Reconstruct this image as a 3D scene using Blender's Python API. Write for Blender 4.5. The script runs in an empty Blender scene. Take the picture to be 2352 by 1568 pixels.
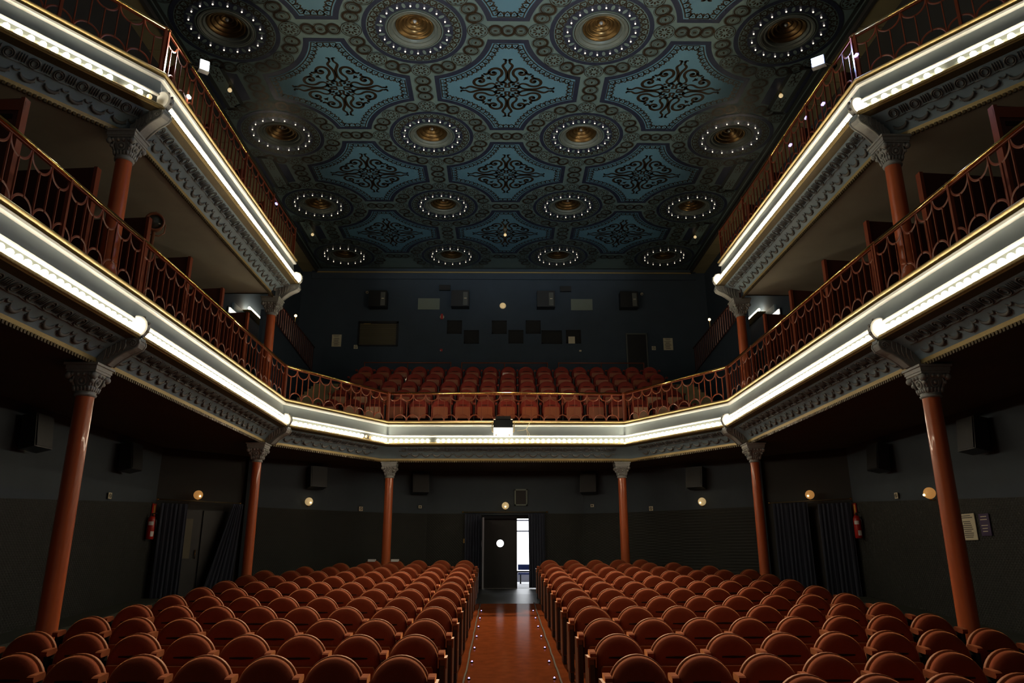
import bpy, bmesh, math, random
from mathutils import Vector, Matrix
random.seed(7)
SC = bpy.context.scene
COL = SC.collection
PI = math.pi

# ------------------------------------------------------------------ camera
cam_d = bpy.data.cameras.new('camera')
cam = bpy.data.objects.new('camera', cam_d); COL.objects.link(cam)
cam_d.sensor_width = 36.0
cam_d.lens = 1675.0 / 2352.0 * 36.0
cam_d.clip_start = 0.05; cam_d.clip_end = 200
CX, PT, YW, RL = -0.0346 * 4.2, 0.2845, 0.0159, 0.0018
def cam_basis():
    r = Vector((math.cos(YW), -math.sin(YW), 0)); f = Vector((math.sin(YW), math.cos(YW), 0)); u = Vector((0, 0, 1))
    d = math.cos(PT) * f + math.sin(PT) * u; v = -math.sin(PT) * f + math.cos(PT) * u
    return math.cos(RL) * r - math.sin(RL) * v, math.sin(RL) * r + math.cos(RL) * v, d
_r, _u, _d = cam_basis()
cam.matrix_world = Matrix(((_r.x, _u.x, -_d.x, CX), (_r.y, _u.y, -_d.y, 0), (_r.z, _u.z, -_d.z, 0), (0, 0, 0, 1)))
SC.camera = cam

# ------------------------------------------------------------------ world, exposure
SC.view_settings.view_transform = 'Standard'
SC.view_settings.look = 'None'
SC.view_settings.exposure = 0.0
SC.view_settings.gamma = 1.0
SC.view_settings.use_curve_mapping = False
W = bpy.data.worlds.new('world'); SC.world = W; W.use_nodes = True
W.node_tree.nodes['Background'].inputs[0].default_value = (1.0, 0.86, 0.72, 1)
W.node_tree.nodes['Background'].inputs[1].default_value = 0.042

BULB_E = 72.0
def spot(name, loc, target, watts, col, ang, blend=0.5, size=0.05):
    l = bpy.data.lights.new(name, 'SPOT'); l.energy = watts; l.color = col
    l.spot_size = math.radians(ang); l.spot_blend = blend; l.shadow_soft_size = size
    o = bpy.data.objects.new(name, l); COL.objects.link(o); o.location = loc
    o.rotation_euler = (Vector(target) - Vector(loc)).to_track_quat('-Z', 'Y').to_euler()
    return o
# added spots behind the camera, out of view, to brighten ceiling and rear hall
spot('ceiling_fill_spot', (0.5, -3.0, 3.2), (0.2, 15.6, 11.3), 7400, (0.84, 0.95, 1.0), 30, 1.0, 0.5)
spot('house_fill_spot', (0.0, -2.0, 7.5), (0.0, 18.0, 3.0), 60, (1.0, 0.8, 0.6), 60, 1.0, 0.5)

# ------------------------------------------------------------------ materials
def mat(name, col, rough=0.6, metal=0.0, spec=0.5, emit=None, es=1.0, sheen=0.0, sheen_tint=None, coat=0.0,
        bump=None, noise=None, trans=0.0, sheen_rough=0.35):
    m = bpy.data.materials.new(name); m.use_nodes = True
    nt = m.node_tree; b = nt.nodes['Principled BSDF']
    b.inputs['Base Color'].default_value = (*col, 1)
    b.inputs['Roughness'].default_value = rough
    b.inputs['Metallic'].default_value = metal
    b.inputs['Specular IOR Level'].default_value = spec
    b.inputs['Coat Weight'].default_value = coat
    b.inputs['Transmission Weight'].default_value = trans
    if sheen:
        b.inputs['Sheen Weight'].default_value = sheen
        b.inputs['Sheen Roughness'].default_value = sheen_rough
        b.inputs['Sheen Tint'].default_value = (*(sheen_tint or (1, 1, 1)), 1)
    if emit:
        b.inputs['Emission Color'].default_value = (*emit, 1)
        b.inputs['Emission Strength'].default_value = es
    if noise or bump:
        tc = nt.nodes.new('ShaderNodeTexCoord')
    if noise:   # (scale, amount): mottled variation of the base colour
        n = nt.nodes.new('ShaderNodeTexNoise'); n.inputs['Scale'].default_value = noise[0]
        n.inputs['Detail'].default_value = 5
        nt.links.new(tc.outputs['Object'], n.inputs['Vector'])
        mx = nt.nodes.new('ShaderNodeMix'); mx.data_type = 'RGBA'
        k = noise[1]
        mx.inputs['A'].default_value = (*[c * (1 - k) for c in col], 1)
        mx.inputs['B'].default_value = (*[min(1, c * (1 + k)) for c in col], 1)
        nt.links.new(n.outputs['Fac'], mx.inputs['Factor'])
        nt.links.new(mx.outputs['Result'], b.inputs['Base Color'])
    if bump:    # (scale, strength)
        n2 = nt.nodes.new('ShaderNodeTexNoise'); n2.inputs['Scale'].default_value = bump[0]
        n2.inputs['Detail'].default_value = 3
        nt.links.new(tc.outputs['Object'], n2.inputs['Vector'])
        bp = nt.nodes.new('ShaderNodeBump'); bp.inputs['Strength'].default_value = bump[1]
        bp.inputs['Distance'].default_value = 0.01
        nt.links.new(n2.outputs['Fac'], bp.inputs['Height'])
        nt.links.new(bp.outputs['Normal'], b.inputs['Normal'])
    return m

M = {}
M['velvet'] = mat('rust velvet', (0.25, 0.050, 0.018), 0.9, sheen=1.0, sheen_tint=(1, 0.45, 0.2), sheen_rough=0.28, bump=(220, 0.25), noise=(9, 0.12), spec=0.15)
M['velvet2'] = mat('dark red velvet', (0.25, 0.038, 0.028), 0.9, sheen=0.5, sheen_tint=(1, 0.35, 0.22), bump=(220, 0.25), noise=(9, 0.12), spec=0.15)
M['shell'] = mat('brown moulded shell', (0.27, 0.075, 0.02), 0.6, spec=0.2, noise=(6, 0.2))
M['ply'] = mat('orange varnished plywood', (0.32, 0.09, 0.03), 0.45, noise=(4, 0.15), coat=0.3)
M['ply_lit'] = mat('bulb-lit plywood', (0.75, 0.45, 0.26), 0.4, noise=(4, 0.1), coat=0.2)
M['wood'] = mat('brown side wood', (0.14, 0.05, 0.016), 0.45, noise=(5, 0.25))
M['seam'] = mat('black seam', (0.015, 0.006, 0.004), 0.9)
M['black'] = mat('black metal', (0.012, 0.012, 0.012), 0.4)
M['moulding'] = mat('white moulding paint', (0.50, 0.52, 0.50), 0.5)
M['fascia'] = mat('pale grey paint', (0.265, 0.32, 0.34), 0.5, noise=(3, 0.08), bump=(30, 0.05))
M['backing'] = mat('grey green strip paint', (0.035, 0.042, 0.038), 0.6)
M['cove'] = mat('blue grey paint', (0.20, 0.285, 0.34), 0.55, noise=(4, 0.1))
M['relief'] = mat('taupe stucco relief', (0.12, 0.12, 0.115), 0.6, noise=(20, 0.2))
M['gilt'] = mat('old gilding', (0.38, 0.29, 0.12), 0.5, metal=0.35, noise=(40, 0.2))
M['darkrope'] = mat('dark bronze rope', (0.10, 0.075, 0.035), 0.5, metal=0.3, noise=(40, 0.3))
M['capital'] = mat('grey painted cast iron', (0.33, 0.35, 0.34), 0.5, noise=(25, 0.2), bump=(40, 0.2))
M['shaft'] = mat('brick red column paint', (0.55, 0.125, 0.035), 0.32, noise=(3, 0.1), coat=0.3)
M['iron'] = mat('rust red iron', (0.23, 0.052, 0.02), 0.36, noise=(12, 0.15))
M['brass'] = mat('polished brass', (0.78, 0.50, 0.17), 0.16, metal=1.0)
M['bulb'] = mat('lit bulb', (1, 0.95, 0.85), 0.3, emit=(1.0, 0.86, 0.64), es=BULB_E)
M['bulb_dim'] = mat('dim bulb glass', (0.8, 0.65, 0.3), 0.25, emit=(1.0, 0.75, 0.4), es=0.6)
M['smallbulb'] = mat('small warm bulb', (1, 0.9, 0.75), 0.3, emit=(1.0, 0.85, 0.6), es=1.8)
M['socket'] = mat('brass socket', (0.5, 0.33, 0.12), 0.4, metal=0.6)
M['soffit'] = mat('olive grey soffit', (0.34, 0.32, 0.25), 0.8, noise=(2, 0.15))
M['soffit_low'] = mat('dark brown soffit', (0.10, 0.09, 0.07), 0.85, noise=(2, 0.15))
M['wall_blue'] = mat('night blue wall', (0.042, 0.064, 0.094), 0.8, noise=(1.5, 0.2))
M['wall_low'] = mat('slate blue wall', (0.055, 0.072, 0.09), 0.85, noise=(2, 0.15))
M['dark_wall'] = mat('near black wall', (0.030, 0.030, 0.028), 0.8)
M['olive_tile'] = mat('olive soffit panels', (0.22, 0.19, 0.10), 0.7, noise=(3, 0.15))
M['floor'] = mat('dark floor', (0.02, 0.022, 0.02), 0.35, noise=(3, 0.3))
M['carpet'] = mat('red brown linoleum', (0.105, 0.027, 0.009), 0.50, noise=(7, 0.4), bump=(2.2, 0.35), spec=0.0, coat=0.10)
M['carpet'].node_tree.nodes['Principled BSDF'].inputs['Coat Roughness'].default_value = 0.13
M['plinth'] = mat('dull green plinth', (0.05, 0.055, 0.04), 0.8)
M['curtain'] = mat('dark blue velvet curtain', (0.035, 0.042, 0.065), 0.9, sheen=0.5, sheen_tint=(0.6, 0.7, 1.0))
M['door'] = mat('black lacquer door', (0.012, 0.012, 0.014), 0.18)
M['door2'] = mat('dull black door', (0.012, 0.012, 0.013), 0.5)
M['pale'] = mat('cream card', (0.72, 0.66, 0.48), 0.7)
M['white'] = mat('white paint', (0.8, 0.8, 0.8), 0.6)
M['ink'] = mat('print ink', (0.12, 0.11, 0.09), 0.8)
M['redink'] = mat('red print', (0.5, 0.05, 0.03), 0.7)
M['purple'] = mat('violet print', (0.06, 0.035, 0.10), 0.6)
M['red'] = mat('extinguisher red', (0.45, 0.02, 0.012), 0.3)
M['amber'] = mat('amber print', (0.8, 0.5, 0.12), 0.5)
M['globe'] = mat('frosted globe', (0.85, 0.72, 0.45), 0.35, emit=(1.0, 0.70, 0.32), es=0.35)
M['globe_hot'] = mat('amber lit globe', (0.5, 0.35, 0.15), 0.35, emit=(1.0, 0.45, 0.12), es=0.3)
M['filament'] = mat('lamp filament and knob glint', (1, 0.8, 0.5), 0.3, emit=(1.0, 0.72, 0.36), es=4.0)
M['grille'] = mat('grey grille', (0.12, 0.13, 0.12), 0.7)
M['plate'] = mat('sage metal plate', (0.19, 0.23, 0.20), 0.6, noise=(60, 0.3))
M['shutter'] = mat('roller shutter', (0.10, 0.085, 0.045), 0.5)
M['portglass'] = mat('dull dark glass', (0.006, 0.006, 0.006), 0.7)
M['darkred'] = mat('dark red paint', (0.075, 0.016, 0.010), 0.55)
M['lensglass'] = mat('dark lens', (0.05, 0.06, 0.05), 0.08, coat=0.5)
M['rustmetal'] = mat('brown painted lamp metal', (0.22, 0.08, 0.035), 0.4)
M['flood'] = mat('lit floodlight glass', (1, 1, 1), 0.3, emit=(0.93, 0.97, 1.0), es=45)
M['flood_blue'] = mat('lit blue white floodlight glass', (1, 1, 1), 0.3, emit=(0.45, 0.55, 1.0), es=55)
M['led'] = mat('violet led', (0.8, 0.8, 1), 0.3, emit=(0.45, 0.38, 1.0), es=2.2)
M['tube'] = mat('lit tube', (1, 1, 1), 0.3, emit=(1.0, 0.86, 0.62), es=30)
M['panel_lit'] = mat('lit cream panel', (1, 1, 1), 0.3, emit=(1.0, 0.95, 0.85), es=1.1)
M['daylight'] = mat('daylight pane', (1, 1, 1), 0.3, emit=(0.93, 0.96, 1.0), es=3.2)
M['blueseat'] = mat('blue plastic', (0.02, 0.04, 0.16), 0.4)
M['stairwood'] = mat('waxed ochre step', (0.52, 0.44, 0.23), 0.5, noise=(5, 0.2))
M['glass'] = mat('pane', (0.9, 0.95, 1.0), 0.02, trans=1.0)
M['mauve'] = mat('daylit leaf and window frame grey', (0.22, 0.22, 0.26), 0.25)
# ceiling paints
M['c_ground'] = mat('sea green ceiling paint', (0.100, 0.160, 0.165), 0.5, noise=(1.3, 0.12))
M['c_blue'] = mat('teal blue ceiling paint', (0.078, 0.190, 0.275), 0.55, noise=(1.5, 0.12))
M['c_navy'] = mat('navy gilt ceiling band', (0.035, 0.045, 0.085), 0.34, metal=0.45)
M['c_gilt'] = mat('dark gilt ceiling ornament', (0.050, 0.035, 0.022), 0.32, metal=0.6)
M['c_slot'] = mat('pale sea green tablet', (0.12, 0.18, 0.18), 0.5)
M['c_black'] = mat('black green border', (0.02, 0.028, 0.028), 0.6)
M['dish'] = mat('bronze dish', (0.17, 0.11, 0.045), 0.34, metal=0.85, noise=(8, 0.25))
M['dish2'] = mat('grey green ring', (0.115, 0.140, 0.130), 0.5, metal=0.2)
M['darkglass'] = mat('small crystal', (0.5, 0.55, 0.6), 0.08, metal=0.6)

def quilted():
    m = mat('black diamond padded wall', (0.020, 0.022, 0.018), 0.7)
    nt = m.node_tree; b = nt.nodes['Principled BSDF']
    tc = nt.nodes.new('ShaderNodeTexCoord')
    sx = nt.nodes.new('ShaderNodeSeparateXYZ'); nt.links.new(tc.outputs['Object'], sx.inputs[0])
    ad = nt.nodes.new('ShaderNodeMath'); ad.operation = 'ADD'; nt.links.new(sx.outputs[0], ad.inputs[0]); nt.links.new(sx.outputs[1], ad.inputs[1])
    hs = []
    for sg in ('ADD', 'SUBTRACT'):
        a = nt.nodes.new('ShaderNodeMath'); a.operation = sg
        nt.links.new(ad.outputs[0], a.inputs[0]); nt.links.new(sx.outputs[2], a.inputs[1])
        s = nt.nodes.new('ShaderNodeMath'); s.operation = 'MULTIPLY'; s.inputs[1].default_value = 42
        nt.links.new(a.outputs[0], s.inputs[0])
        c = nt.nodes.new('ShaderNodeMath'); c.operation = 'SINE'; nt.links.new(s.outputs[0], c.inputs[0])
        q = nt.nodes.new('ShaderNodeMath'); q.operation = 'ABSOLUTE'; nt.links.new(c.outputs[0], q.inputs[0]); hs.append(q)
    mn = nt.nodes.new('ShaderNodeMath'); mn.operation = 'MINIMUM'
    nt.links.new(hs[0].outputs[0], mn.inputs[0]); nt.links.new(hs[1].outputs[0], mn.inputs[1])
    bp = nt.nodes.new('ShaderNodeBump'); bp.inputs['Strength'].default_value = 0.4; bp.inputs['Distance'].default_value = 0.02
    nt.links.new(mn.outputs[0], bp.inputs['Height']); nt.links.new(bp.outputs['Normal'], b.inputs['Normal'])
    return m
M['quilt'] = quilted()

# ------------------------------------------------------------------ mesh helpers
class MB:
    def __init__(s): s.v = []; s.f = []; s.m = []; s.mats = []; s.cur = 0; s.sm = []; s.smooth = False
    def mat(s, name):
        m = M[name]
        if m not in s.mats: s.mats.append(m)
        s.cur = s.mats.index(m); return s
    def add(s, vs, fs, smooth=None):
        b = len(s.v); s.v.extend([tuple(p) for p in vs])
        sm = s.smooth if smooth is None else smooth
        for f in fs: s.f.append([b + i for i in f]); s.m.append(s.cur); s.sm.append(sm)
    def box(s, x0, x1, y0, y1, z0, z1, T=None):
        vs = [(x, y, z) for z in (z0, z1) for y in (y0, y1) for x in (x0, x1)]
        if T: vs = [T(p) for p in vs]
        s.add(vs, [(0, 2, 3, 1), (4, 5, 7, 6), (0, 1, 5, 4), (2, 6, 7, 3), (0, 4, 6, 2), (1, 3, 7, 5)], False)
    def poly(s, pts): s.add(pts, [tuple(range(len(pts)))], False)
    def prism(s, pts2, z0, z1, T=None):
        n = len(pts2); vs = [(x, y, z0) for x, y in pts2] + [(x, y, z1) for x, y in pts2]
        if T: vs = [T(p) for p in vs]
        s.add(vs, [tuple(range(n))[::-1], tuple(range(n, 2 * n))] + [(i, (i + 1) % n, n + (i + 1) % n, n + i) for i in range(n)], False)
    def tube(s, pts, r, n=6, closed=False, caps=True, smooth=True, flat=None):
        pts = [Vector(p) for p in pts]; k = len(pts)
        rs = r if hasattr(r, '__len__') else [r] * k
        base = len(s.v); up0 = None
        for i, p in enumerate(pts):
            a = pts[(i - 1) % k] if (closed or i > 0) else p
            b = pts[(i + 1) % k] if (closed or i < k - 1) else p
            t = (b - a)
            t = t.normalized() if t.length > 1e-9 else Vector((0, 0, 1))
            if up0 is None:
                up0 = Vector((0, 0, 1)) if abs(t.z) < 0.9 else Vector((0, 1, 0))
            u = (up0 - t * up0.dot(t)); u = u.normalized() if u.length > 1e-6 else t.orthogonal().normalized()
            up0 = u; w = t.cross(u)
            for j in range(n):
                a_ = 2 * PI * j / n
                if flat: q = p + u * (math.cos(a_) * rs[i] * flat[0]) + w * (math.sin(a_) * rs[i] * flat[1])
                else: q = p + (u * math.cos(a_) + w * math.sin(a_)) * rs[i]
                s.v.append(tuple(q))
        for i in range(k if closed else k - 1):
            for j in range(n):
                a = base + i * n + j; b = base + i * n + (j + 1) % n
                c = base + ((i + 1) % k) * n + (j + 1) % n; d = base + ((i + 1) % k) * n + j
                s.f.append([a, b, c, d]); s.m.append(s.cur); s.sm.append(smooth)
        if caps and not closed:
            s.f.append([base + j for j in range(n)][::-1]); s.m.append(s.cur); s.sm.append(False)
            s.f.append([base + (k - 1) * n + j for j in range(n)]); s.m.append(s.cur); s.sm.append(False)
    def lathe(s, prof, n=24, c=(0, 0, 0), smooth=True, T=None, caps=True, sq=0.0):
        base = len(s.v); k = len(prof)
        for r, z in prof:
            for j in range(n):
                a = 2 * PI * j / n; rr = r
                if sq:
                    e = sq; rr = r / (abs(math.cos(a)) ** e + abs(math.sin(a)) ** e) ** (1 / e)
                p = (c[0] + rr * math.cos(a), c[1] + rr * math.sin(a), c[2] + z)
                if T: p = T(p)
                s.v.append(tuple(p))
        for i in range(k - 1):
            for j in range(n):
                s.f.append([base + i * n + j, base + i * n + (j + 1) % n, base + (i + 1) * n + (j + 1) % n, base + (i + 1) * n + j])
                s.m.append(s.cur); s.sm.append(smooth)
        if caps:
            if prof[0][0] > 1e-5: s.f.append([base + j for j in range(n)][::-1]); s.m.append(s.cur); s.sm.append(False)
            if prof[-1][0] > 1e-5: s.f.append([base + (k - 1) * n + j for j in range(n)]); s.m.append(s.cur); s.sm.append(False)
    def ball(s, c, r, n=10, m=6, sc=(1, 1, 1)):
        prof = [(max(1e-4, math.sin(PI * i / m)) * r, -math.cos(PI * i / m) * r) for i in range(m + 1)]
        s.lathe(prof, n, (0, 0, 0), True, T=lambda p: (c[0] + p[0] * sc[0], c[1] + p[1] * sc[1], c[2] + p[2] * sc[2]), caps=False)
    def ribbon(s, pts, w, z, closed=False):
        k = len(pts); L = []; R = []
        ws = w if hasattr(w, '__len__') else [w] * k
        for i, p in enumerate(pts):
            a = pts[(i - 1) % k] if (closed or i > 0) else p
            b = pts[(i + 1) % k] if (closed or i < k - 1) else p
            dx, dy = b[0] - a[0], b[1] - a[1]; l = math.hypot(dx, dy) or 1
            nx, ny = -dy / l * ws[i] / 2, dx / l * ws[i] / 2
            L.append((p[0] + nx, p[1] + ny, z)); R.append((p[0] - nx, p[1] - ny, z))
        s.add(L + R, [(i, (i + 1) % k, k + (i + 1) % k, k + i) for i in range(k if closed else k - 1)], False)
    def disc(s, x, y, r, z, n=12, sx=1, sy=1, rot=0):
        c, q = math.cos(rot), math.sin(rot)
        s.poly([(x + c * r * sx * math.cos(2 * PI * i / n) - q * r * sy * math.sin(2 * PI * i / n),
                 y + q * r * sx * math.cos(2 * PI * i / n) + c * r * sy * math.sin(2 * PI * i / n), z) for i in range(n)])
    def ring(s, x, y, r0, r1, z, n=48, a0=0, a1=2 * PI):
        full = abs(a1 - a0) >= 2 * PI - 1e-6; k = n if full else n + 1
        vs = []
        for i in range(k):
            a = a0 + (a1 - a0) * i / n
            vs += [(x + r0 * math.cos(a), y + r0 * math.sin(a), z), (x + r1 * math.cos(a), y + r1 * math.sin(a), z)]
        s.add(vs, [(2 * i, 2 * i + 1, (2 * i + 3) % (2 * k), (2 * i + 2) % (2 * k)) for i in range(n)], False)
    def sweep(s, path, prof, closed_prof=False, smooth=False):
        """path: plan points; prof: list of (offset towards the hall, z)"""
        N = len(path); ns = []
        for a, b in zip(path, path[1:]):
            d = Vector((b[0] - a[0], b[1] - a[1])).normalized(); ns.append(Vector((d.y, -d.x)))
        base = len(s.v); k = len(prof)
        for i, p in enumerate(path):
            if i == 0: n = ns[0]; f = 1
            elif i == N - 1: n = ns[-1]; f = 1
            else:
                n = ns[i - 1] + ns[i]; f = 1 / (1 + ns[i - 1].dot(ns[i]))
            for o, z in prof: s.v.append((p[0] + n.x * o * f, p[1] + n.y * o * f, z))
        for i in range(N - 1):
            for j in range(k if closed_prof else k - 1):
                j2 = (j + 1) % k
                s.f.append([base + i * k + j, base + i * k + j2, base + (i + 1) * k + j2, base + (i + 1) * k + j])
                s.m.append(s.cur); s.sm.append(smooth)
    def build(s, name, parent=None, m=None, loc=None, fix=True):
        me = bpy.data.meshes.new(name)
        me.from_pydata(s.v, [], s.f)
        if m: me.materials.append(M[m]); 
        else:
            for x in s.mats: me.materials.append(x)
            me.polygons.foreach_set('material_index', s.m)
        me.polygons.foreach_set('use_smooth', s.sm)
        me.update()
        if fix and len(s.f) < 60000:
            bm = bmesh.new(); bm.from_mesh(me); bmesh.ops.recalc_face_normals(bm, faces=bm.faces); bm.to_mesh(me); bm.free()
        o = bpy.data.objects.new(name, me); COL.objects.link(o)
        if parent: o.parent = parent
        if loc: o.location = loc
        return o

def tag(o, label, cat, group=None, kind=None):
    if label: o['label'] = label
    if cat: o['category'] = cat
    if group: o['group'] = group
    if kind: o['kind'] = kind
    return o
def thing(name, label, cat, loc=(0, 0, 0), rz=0, group=None):
    o = bpy.data.objects.new(name, None); COL.objects.link(o); o.location = loc; o.rotation_euler = (0, 0, rz)
    o.empty_display_size = 0.1
    return tag(o, label, cat, group)
def struct(name, mb, m=None):
    o = mb.build(name, None, m); o['kind'] = 'structure'; return o
KIDS = {}
def link_child(c, p): c.parent = p; KIDS.setdefault(p.name, []).append(c)
def dup(root, loc, rz=0, label=None, group=None, skip=()):
    r = root.copy(); COL.objects.link(r); r.location = loc; r.rotation_euler = (0, 0, rz)
    if label: r['label'] = label
    if group: r['group'] = group
    for ch in root.children:
        if ch.name.split('.')[0] in skip: continue
        c = ch.copy(); COL.objects.link(c); c.parent = r
        for g in ch.children:
            d = g.copy(); COL.objects.link(d); d.parent = c
    return r
ORD = ['', 'first', 'second', 'third', 'fourth', 'fifth', 'sixth', 'seventh', 'eighth', 'ninth', 'tenth', 'eleventh',
       'twelfth', 'thirteenth', 'fourteenth', 'fifteenth', 'sixteenth', 'seventeenth', 'eighteenth']

# ------------------------------------------------------------------ layout numbers (metres, eye at z = 0)
def floor_z(y): return -2.10 + 0.0616 * min(y, 19.0)
YA, YB, YC = 9.293, 16.208, 19.656
XA, XC = 5.494, 3.097
ZL, ZU = 2.88, 6.25           # bulb line heights of the two balconies
ZCEIL = 11.29; YBACK = 28.12
PATH_L = [(-5.02, 5.9), (-4.96, 9.35), (-4.96, 16.27), (-3.09, 19.12), (3.11, 19.12), (4.98, 16.27), (4.96, 9.35), (5.02, 5.9)]
PATH_UL = [(-6.75, 6.93), (-5.02, 9.2), (-4.98, 16.3), (-7.9, 16.3)]
PATH_UR = [(7.9, 16.3), (5.04, 16.3), (5.06, 9.2), (6.79, 6.93)]
def off_path(path, o):
    ns = []
    for a, b in zip(path, path[1:]):
        d = Vector((b[0] - a[0], b[1] - a[1])).normalized(); ns.append(Vector((d.y, -d.x)))
    out = []
    for i, p in enumerate(path):
        if i == 0: n = ns[0]; f = 1
        elif i == len(path) - 1: n = ns[-1]; f = 1
        else: n = ns[i - 1] + ns[i]; f = 1 / (1 + ns[i - 1].dot(ns[i]))
        out.append((p[0] + n.x * o * f, p[1] + n.y * o * f))
    return out

# ================================================================== STRUCTURE
# floor
mb = MB(); mb.mat('floor')
ys = [-3, 4, 8, 12, 16, 19, 24.5]
for a, b in zip(ys, ys[1:]):
    mb.poly([(-9.5, a, floor_z(a)), (9.5, a, floor_z(a)), (9.5, b, floor_z(b)), (-9.5, b, floor_z(b))])
struct('floor', mb)
mb = MB(); mb.mat('carpet')
for a, b in ((3.0, 8), (8, 12), (12, 17.1)):
    mb.box(-1, 1, 0, 1, 0, 1, T=lambda p, a=a, b=b: (p[0] * 5.35, a + (b - a) * p[1], floor_z(a + (b - a) * p[1]) - 0.02 + 0.032 * p[2]))
tag(struct('floor', mb), None, None)
# lower walls: polyline in plan
LW = [(8.0, -3), (8.0, 17.1), (6.35, 18.8), (4.9, 20.2), (3.4, 21.5), (2.3, 22.0), (1.05, 22.0)]
def wall_strip(mb, a, b, z0, z1, th=0.0, z1b=None):
    """vertical strip between plan points, pushed th towards the hall"""
    d = Vector((b[0] - a[0], b[1] - a[1])).normalized(); n = Vector((-d.y, d.x))
    if n.dot(Vector((-a[0], 10 - a[1]))) < 0: n = -n
    z1b = z1 if z1b is None else z1b
    p = [(a[0] + n.x * t, a[1] + n.y * t) for t in (-0.12, th)]; q = [(b[0] + n.x * t, b[1] + n.y * t) for t in (-0.12, th)]
    vs = [(*p[0], z0), (*q[0], z0), (*q[1], z0), (*p[1], z0), (*p[0], z1), (*q[0], z1b), (*q[1], z1b), (*p[1], z1)]
    mb.add(vs, [(0, 1, 2, 3), (7, 6, 5, 4), (0, 4, 5, 1), (1, 5, 6, 2), (2, 6, 7, 3), (3, 7, 4, 0)], False)
for sg, side in ((-1, 'left'), (1, 'right')):
    P = [(sg * x, y) for x, y in LW]
    mb = MB()
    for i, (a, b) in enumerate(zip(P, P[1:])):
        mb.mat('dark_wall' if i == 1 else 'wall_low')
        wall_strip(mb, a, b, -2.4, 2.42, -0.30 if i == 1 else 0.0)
    struct('wall_' + side, mb)
    mb = MB(); mb.mat('quilt')
    wall_strip(mb, P[0], P[1], -2.4, 1.16 - 0.0616 * 18, 0.03, 1.16)
    for a, b in zip(P[2:], P[3:]): wall_strip(mb, a, b, -2.4, 1.16, 0.03)
    struct('trim_1' if sg < 0 else 'trim_2', mb)
    mb = MB(); mb.mat('plinth')      # low step along the side wall
    for a, b in ((2, 8), (8, 12), (12, 16.9)):
        mb.box(0, 1, 0, 1, 0, 1, T=lambda p, a=a, b=b: (sg * (7.35 + 0.66 * p[0]), a + (b - a) * p[1], floor_z(a + (b - a) * p[1]) - 0.01 + 0.17 * p[2]))
    struct('baseboard_' + side, mb)
# end posts of the entrance recess
mb = MB(); mb.mat('wall_low')
for sg in (-1, 1):
    mb.box(sg * 6.40 - 0.09, sg * 6.40 + 0.09, 18.62, 18.80, -1.2, 2.4)
struct('trim_3', mb)
# wall over and beside the central doorway
mb = MB(); mb.mat('wall_low')
mb.box(-1.05, 1.05, 22.0, 22.14, 1.10, 2.42)
mb.box(-1.05, -0.72, 22.0, 22.14, -1.0, 1.12); mb.box(0.93, 1.05, 22.0, 22.14, -1.0, 1.12)
struct('wall_back', mb)

# lower balcony slab + gallery floors
inner = off_path(PATH_L, -0.47)
mb = MB()
top = 3.38
outer = [(7.95, 5.9), (7.95, 17.0), (6.3, 18.8), (6.3, 22.1), (-6.3, 22.1), (-6.3, 18.8), (-7.95, 17.0), (-7.95, 5.9)]
poly = inner + outer
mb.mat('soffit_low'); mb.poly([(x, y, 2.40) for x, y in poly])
mb.mat('dark_wall'); mb.poly([(x, y, top) for x, y in poly])
mb.poly([(-7.95, 17, top), (-7.95, 28, top), (7.95, 28, top), (7.95, 17, top), (6.3, 18.8, top), (6.3, 22.1, top), (-6.3, 22.1, top), (-6.3, 18.8, top)])
struct('balcony_slab_lower', mb)
for sg, side, PU in ((-1, 'left', PATH_UL), (1, 'right', PATH_UR)):
    mb = MB(); inn = off_path(PU, -0.47)
    wx = sg * 8.35
    pts = (inn[:3] + [(wx, 15.83), (wx, 6.6)]) if sg < 0 else ([(wx, 15.83)] + inn[1:] + [(wx, 6.6)])
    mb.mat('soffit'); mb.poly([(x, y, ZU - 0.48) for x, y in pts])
    mb.mat('dark_wall'); mb.poly([(x, y, ZU + 0.5) for x, y in pts])
    struct('balcony_slab_upper', mb)
    # outer gallery walls
    mb = MB(); mb.mat('dark_wall')
    mb.box(wx - 0.06, wx + 0.06, 2.5, 16.3, 2.42, 11.2)
    struct('wall_gallery_' + side, mb)
    mb = MB(); mb.mat('wall_blue')
    mb.box(wx - 0.06, wx + 0.06, 16.3, 28.2, 2.42, 11.2)
    struct('wall_rear_' + side, mb)
mb = MB(); mb.mat('wall_blue'); mb.box(-8.4, 8.4, YBACK, YBACK + 0.1, 2.4, 11.3)
struct('wall_rear', mb)

# amphitheatre risers of the rear balcony and the stairs at both ends
ROWY = [20.30 + 1.15 * k for k in range(5)]
def deckz(k): return 3.40 + 0.53 * k
mb = MB(); mb.mat('dark_wall')
for k in range(5):
    y0 = ROWY[k] - 0.50 if k else 19.6
    y1 = ROWY[k] + 0.65 if k < 4 else YBACK
    if k: mb.box(-5.42, 5.42, y0, y1, 3.3, deckz(k))
mb.box(-5.75, 5.75, ROWY[4] + 0.65, YBACK, 3.3, deckz(4) + 0.3)
struct('balcony_risers', mb)
for sg in (-1, 1):
    mb = MB()
    for i in range(13):
        y0 = 19.75 + i * 0.3833; z = 3.38 + 0.1767 * (i + 0.6)
        mb.mat('stairwood'); mb.box(min(sg * 5.44, sg * 6.5), max(sg * 5.44, sg * 6.5), y0, y0 + 0.42, z - 0.135, z)
        mb.mat('black'); mb.box(min(sg * 5.45, sg * 6.48), max(sg * 5.45, sg * 6.48), y0 + 0.03, y0 + 0.45, z - 0.32, z - 0.135)
    tag(mb.build('aisle_stairs'), 'flight of ochre wooden steps at the %s end of the balcony seats' % ('left' if sg < 0 else 'right'), 'stairs')

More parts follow.
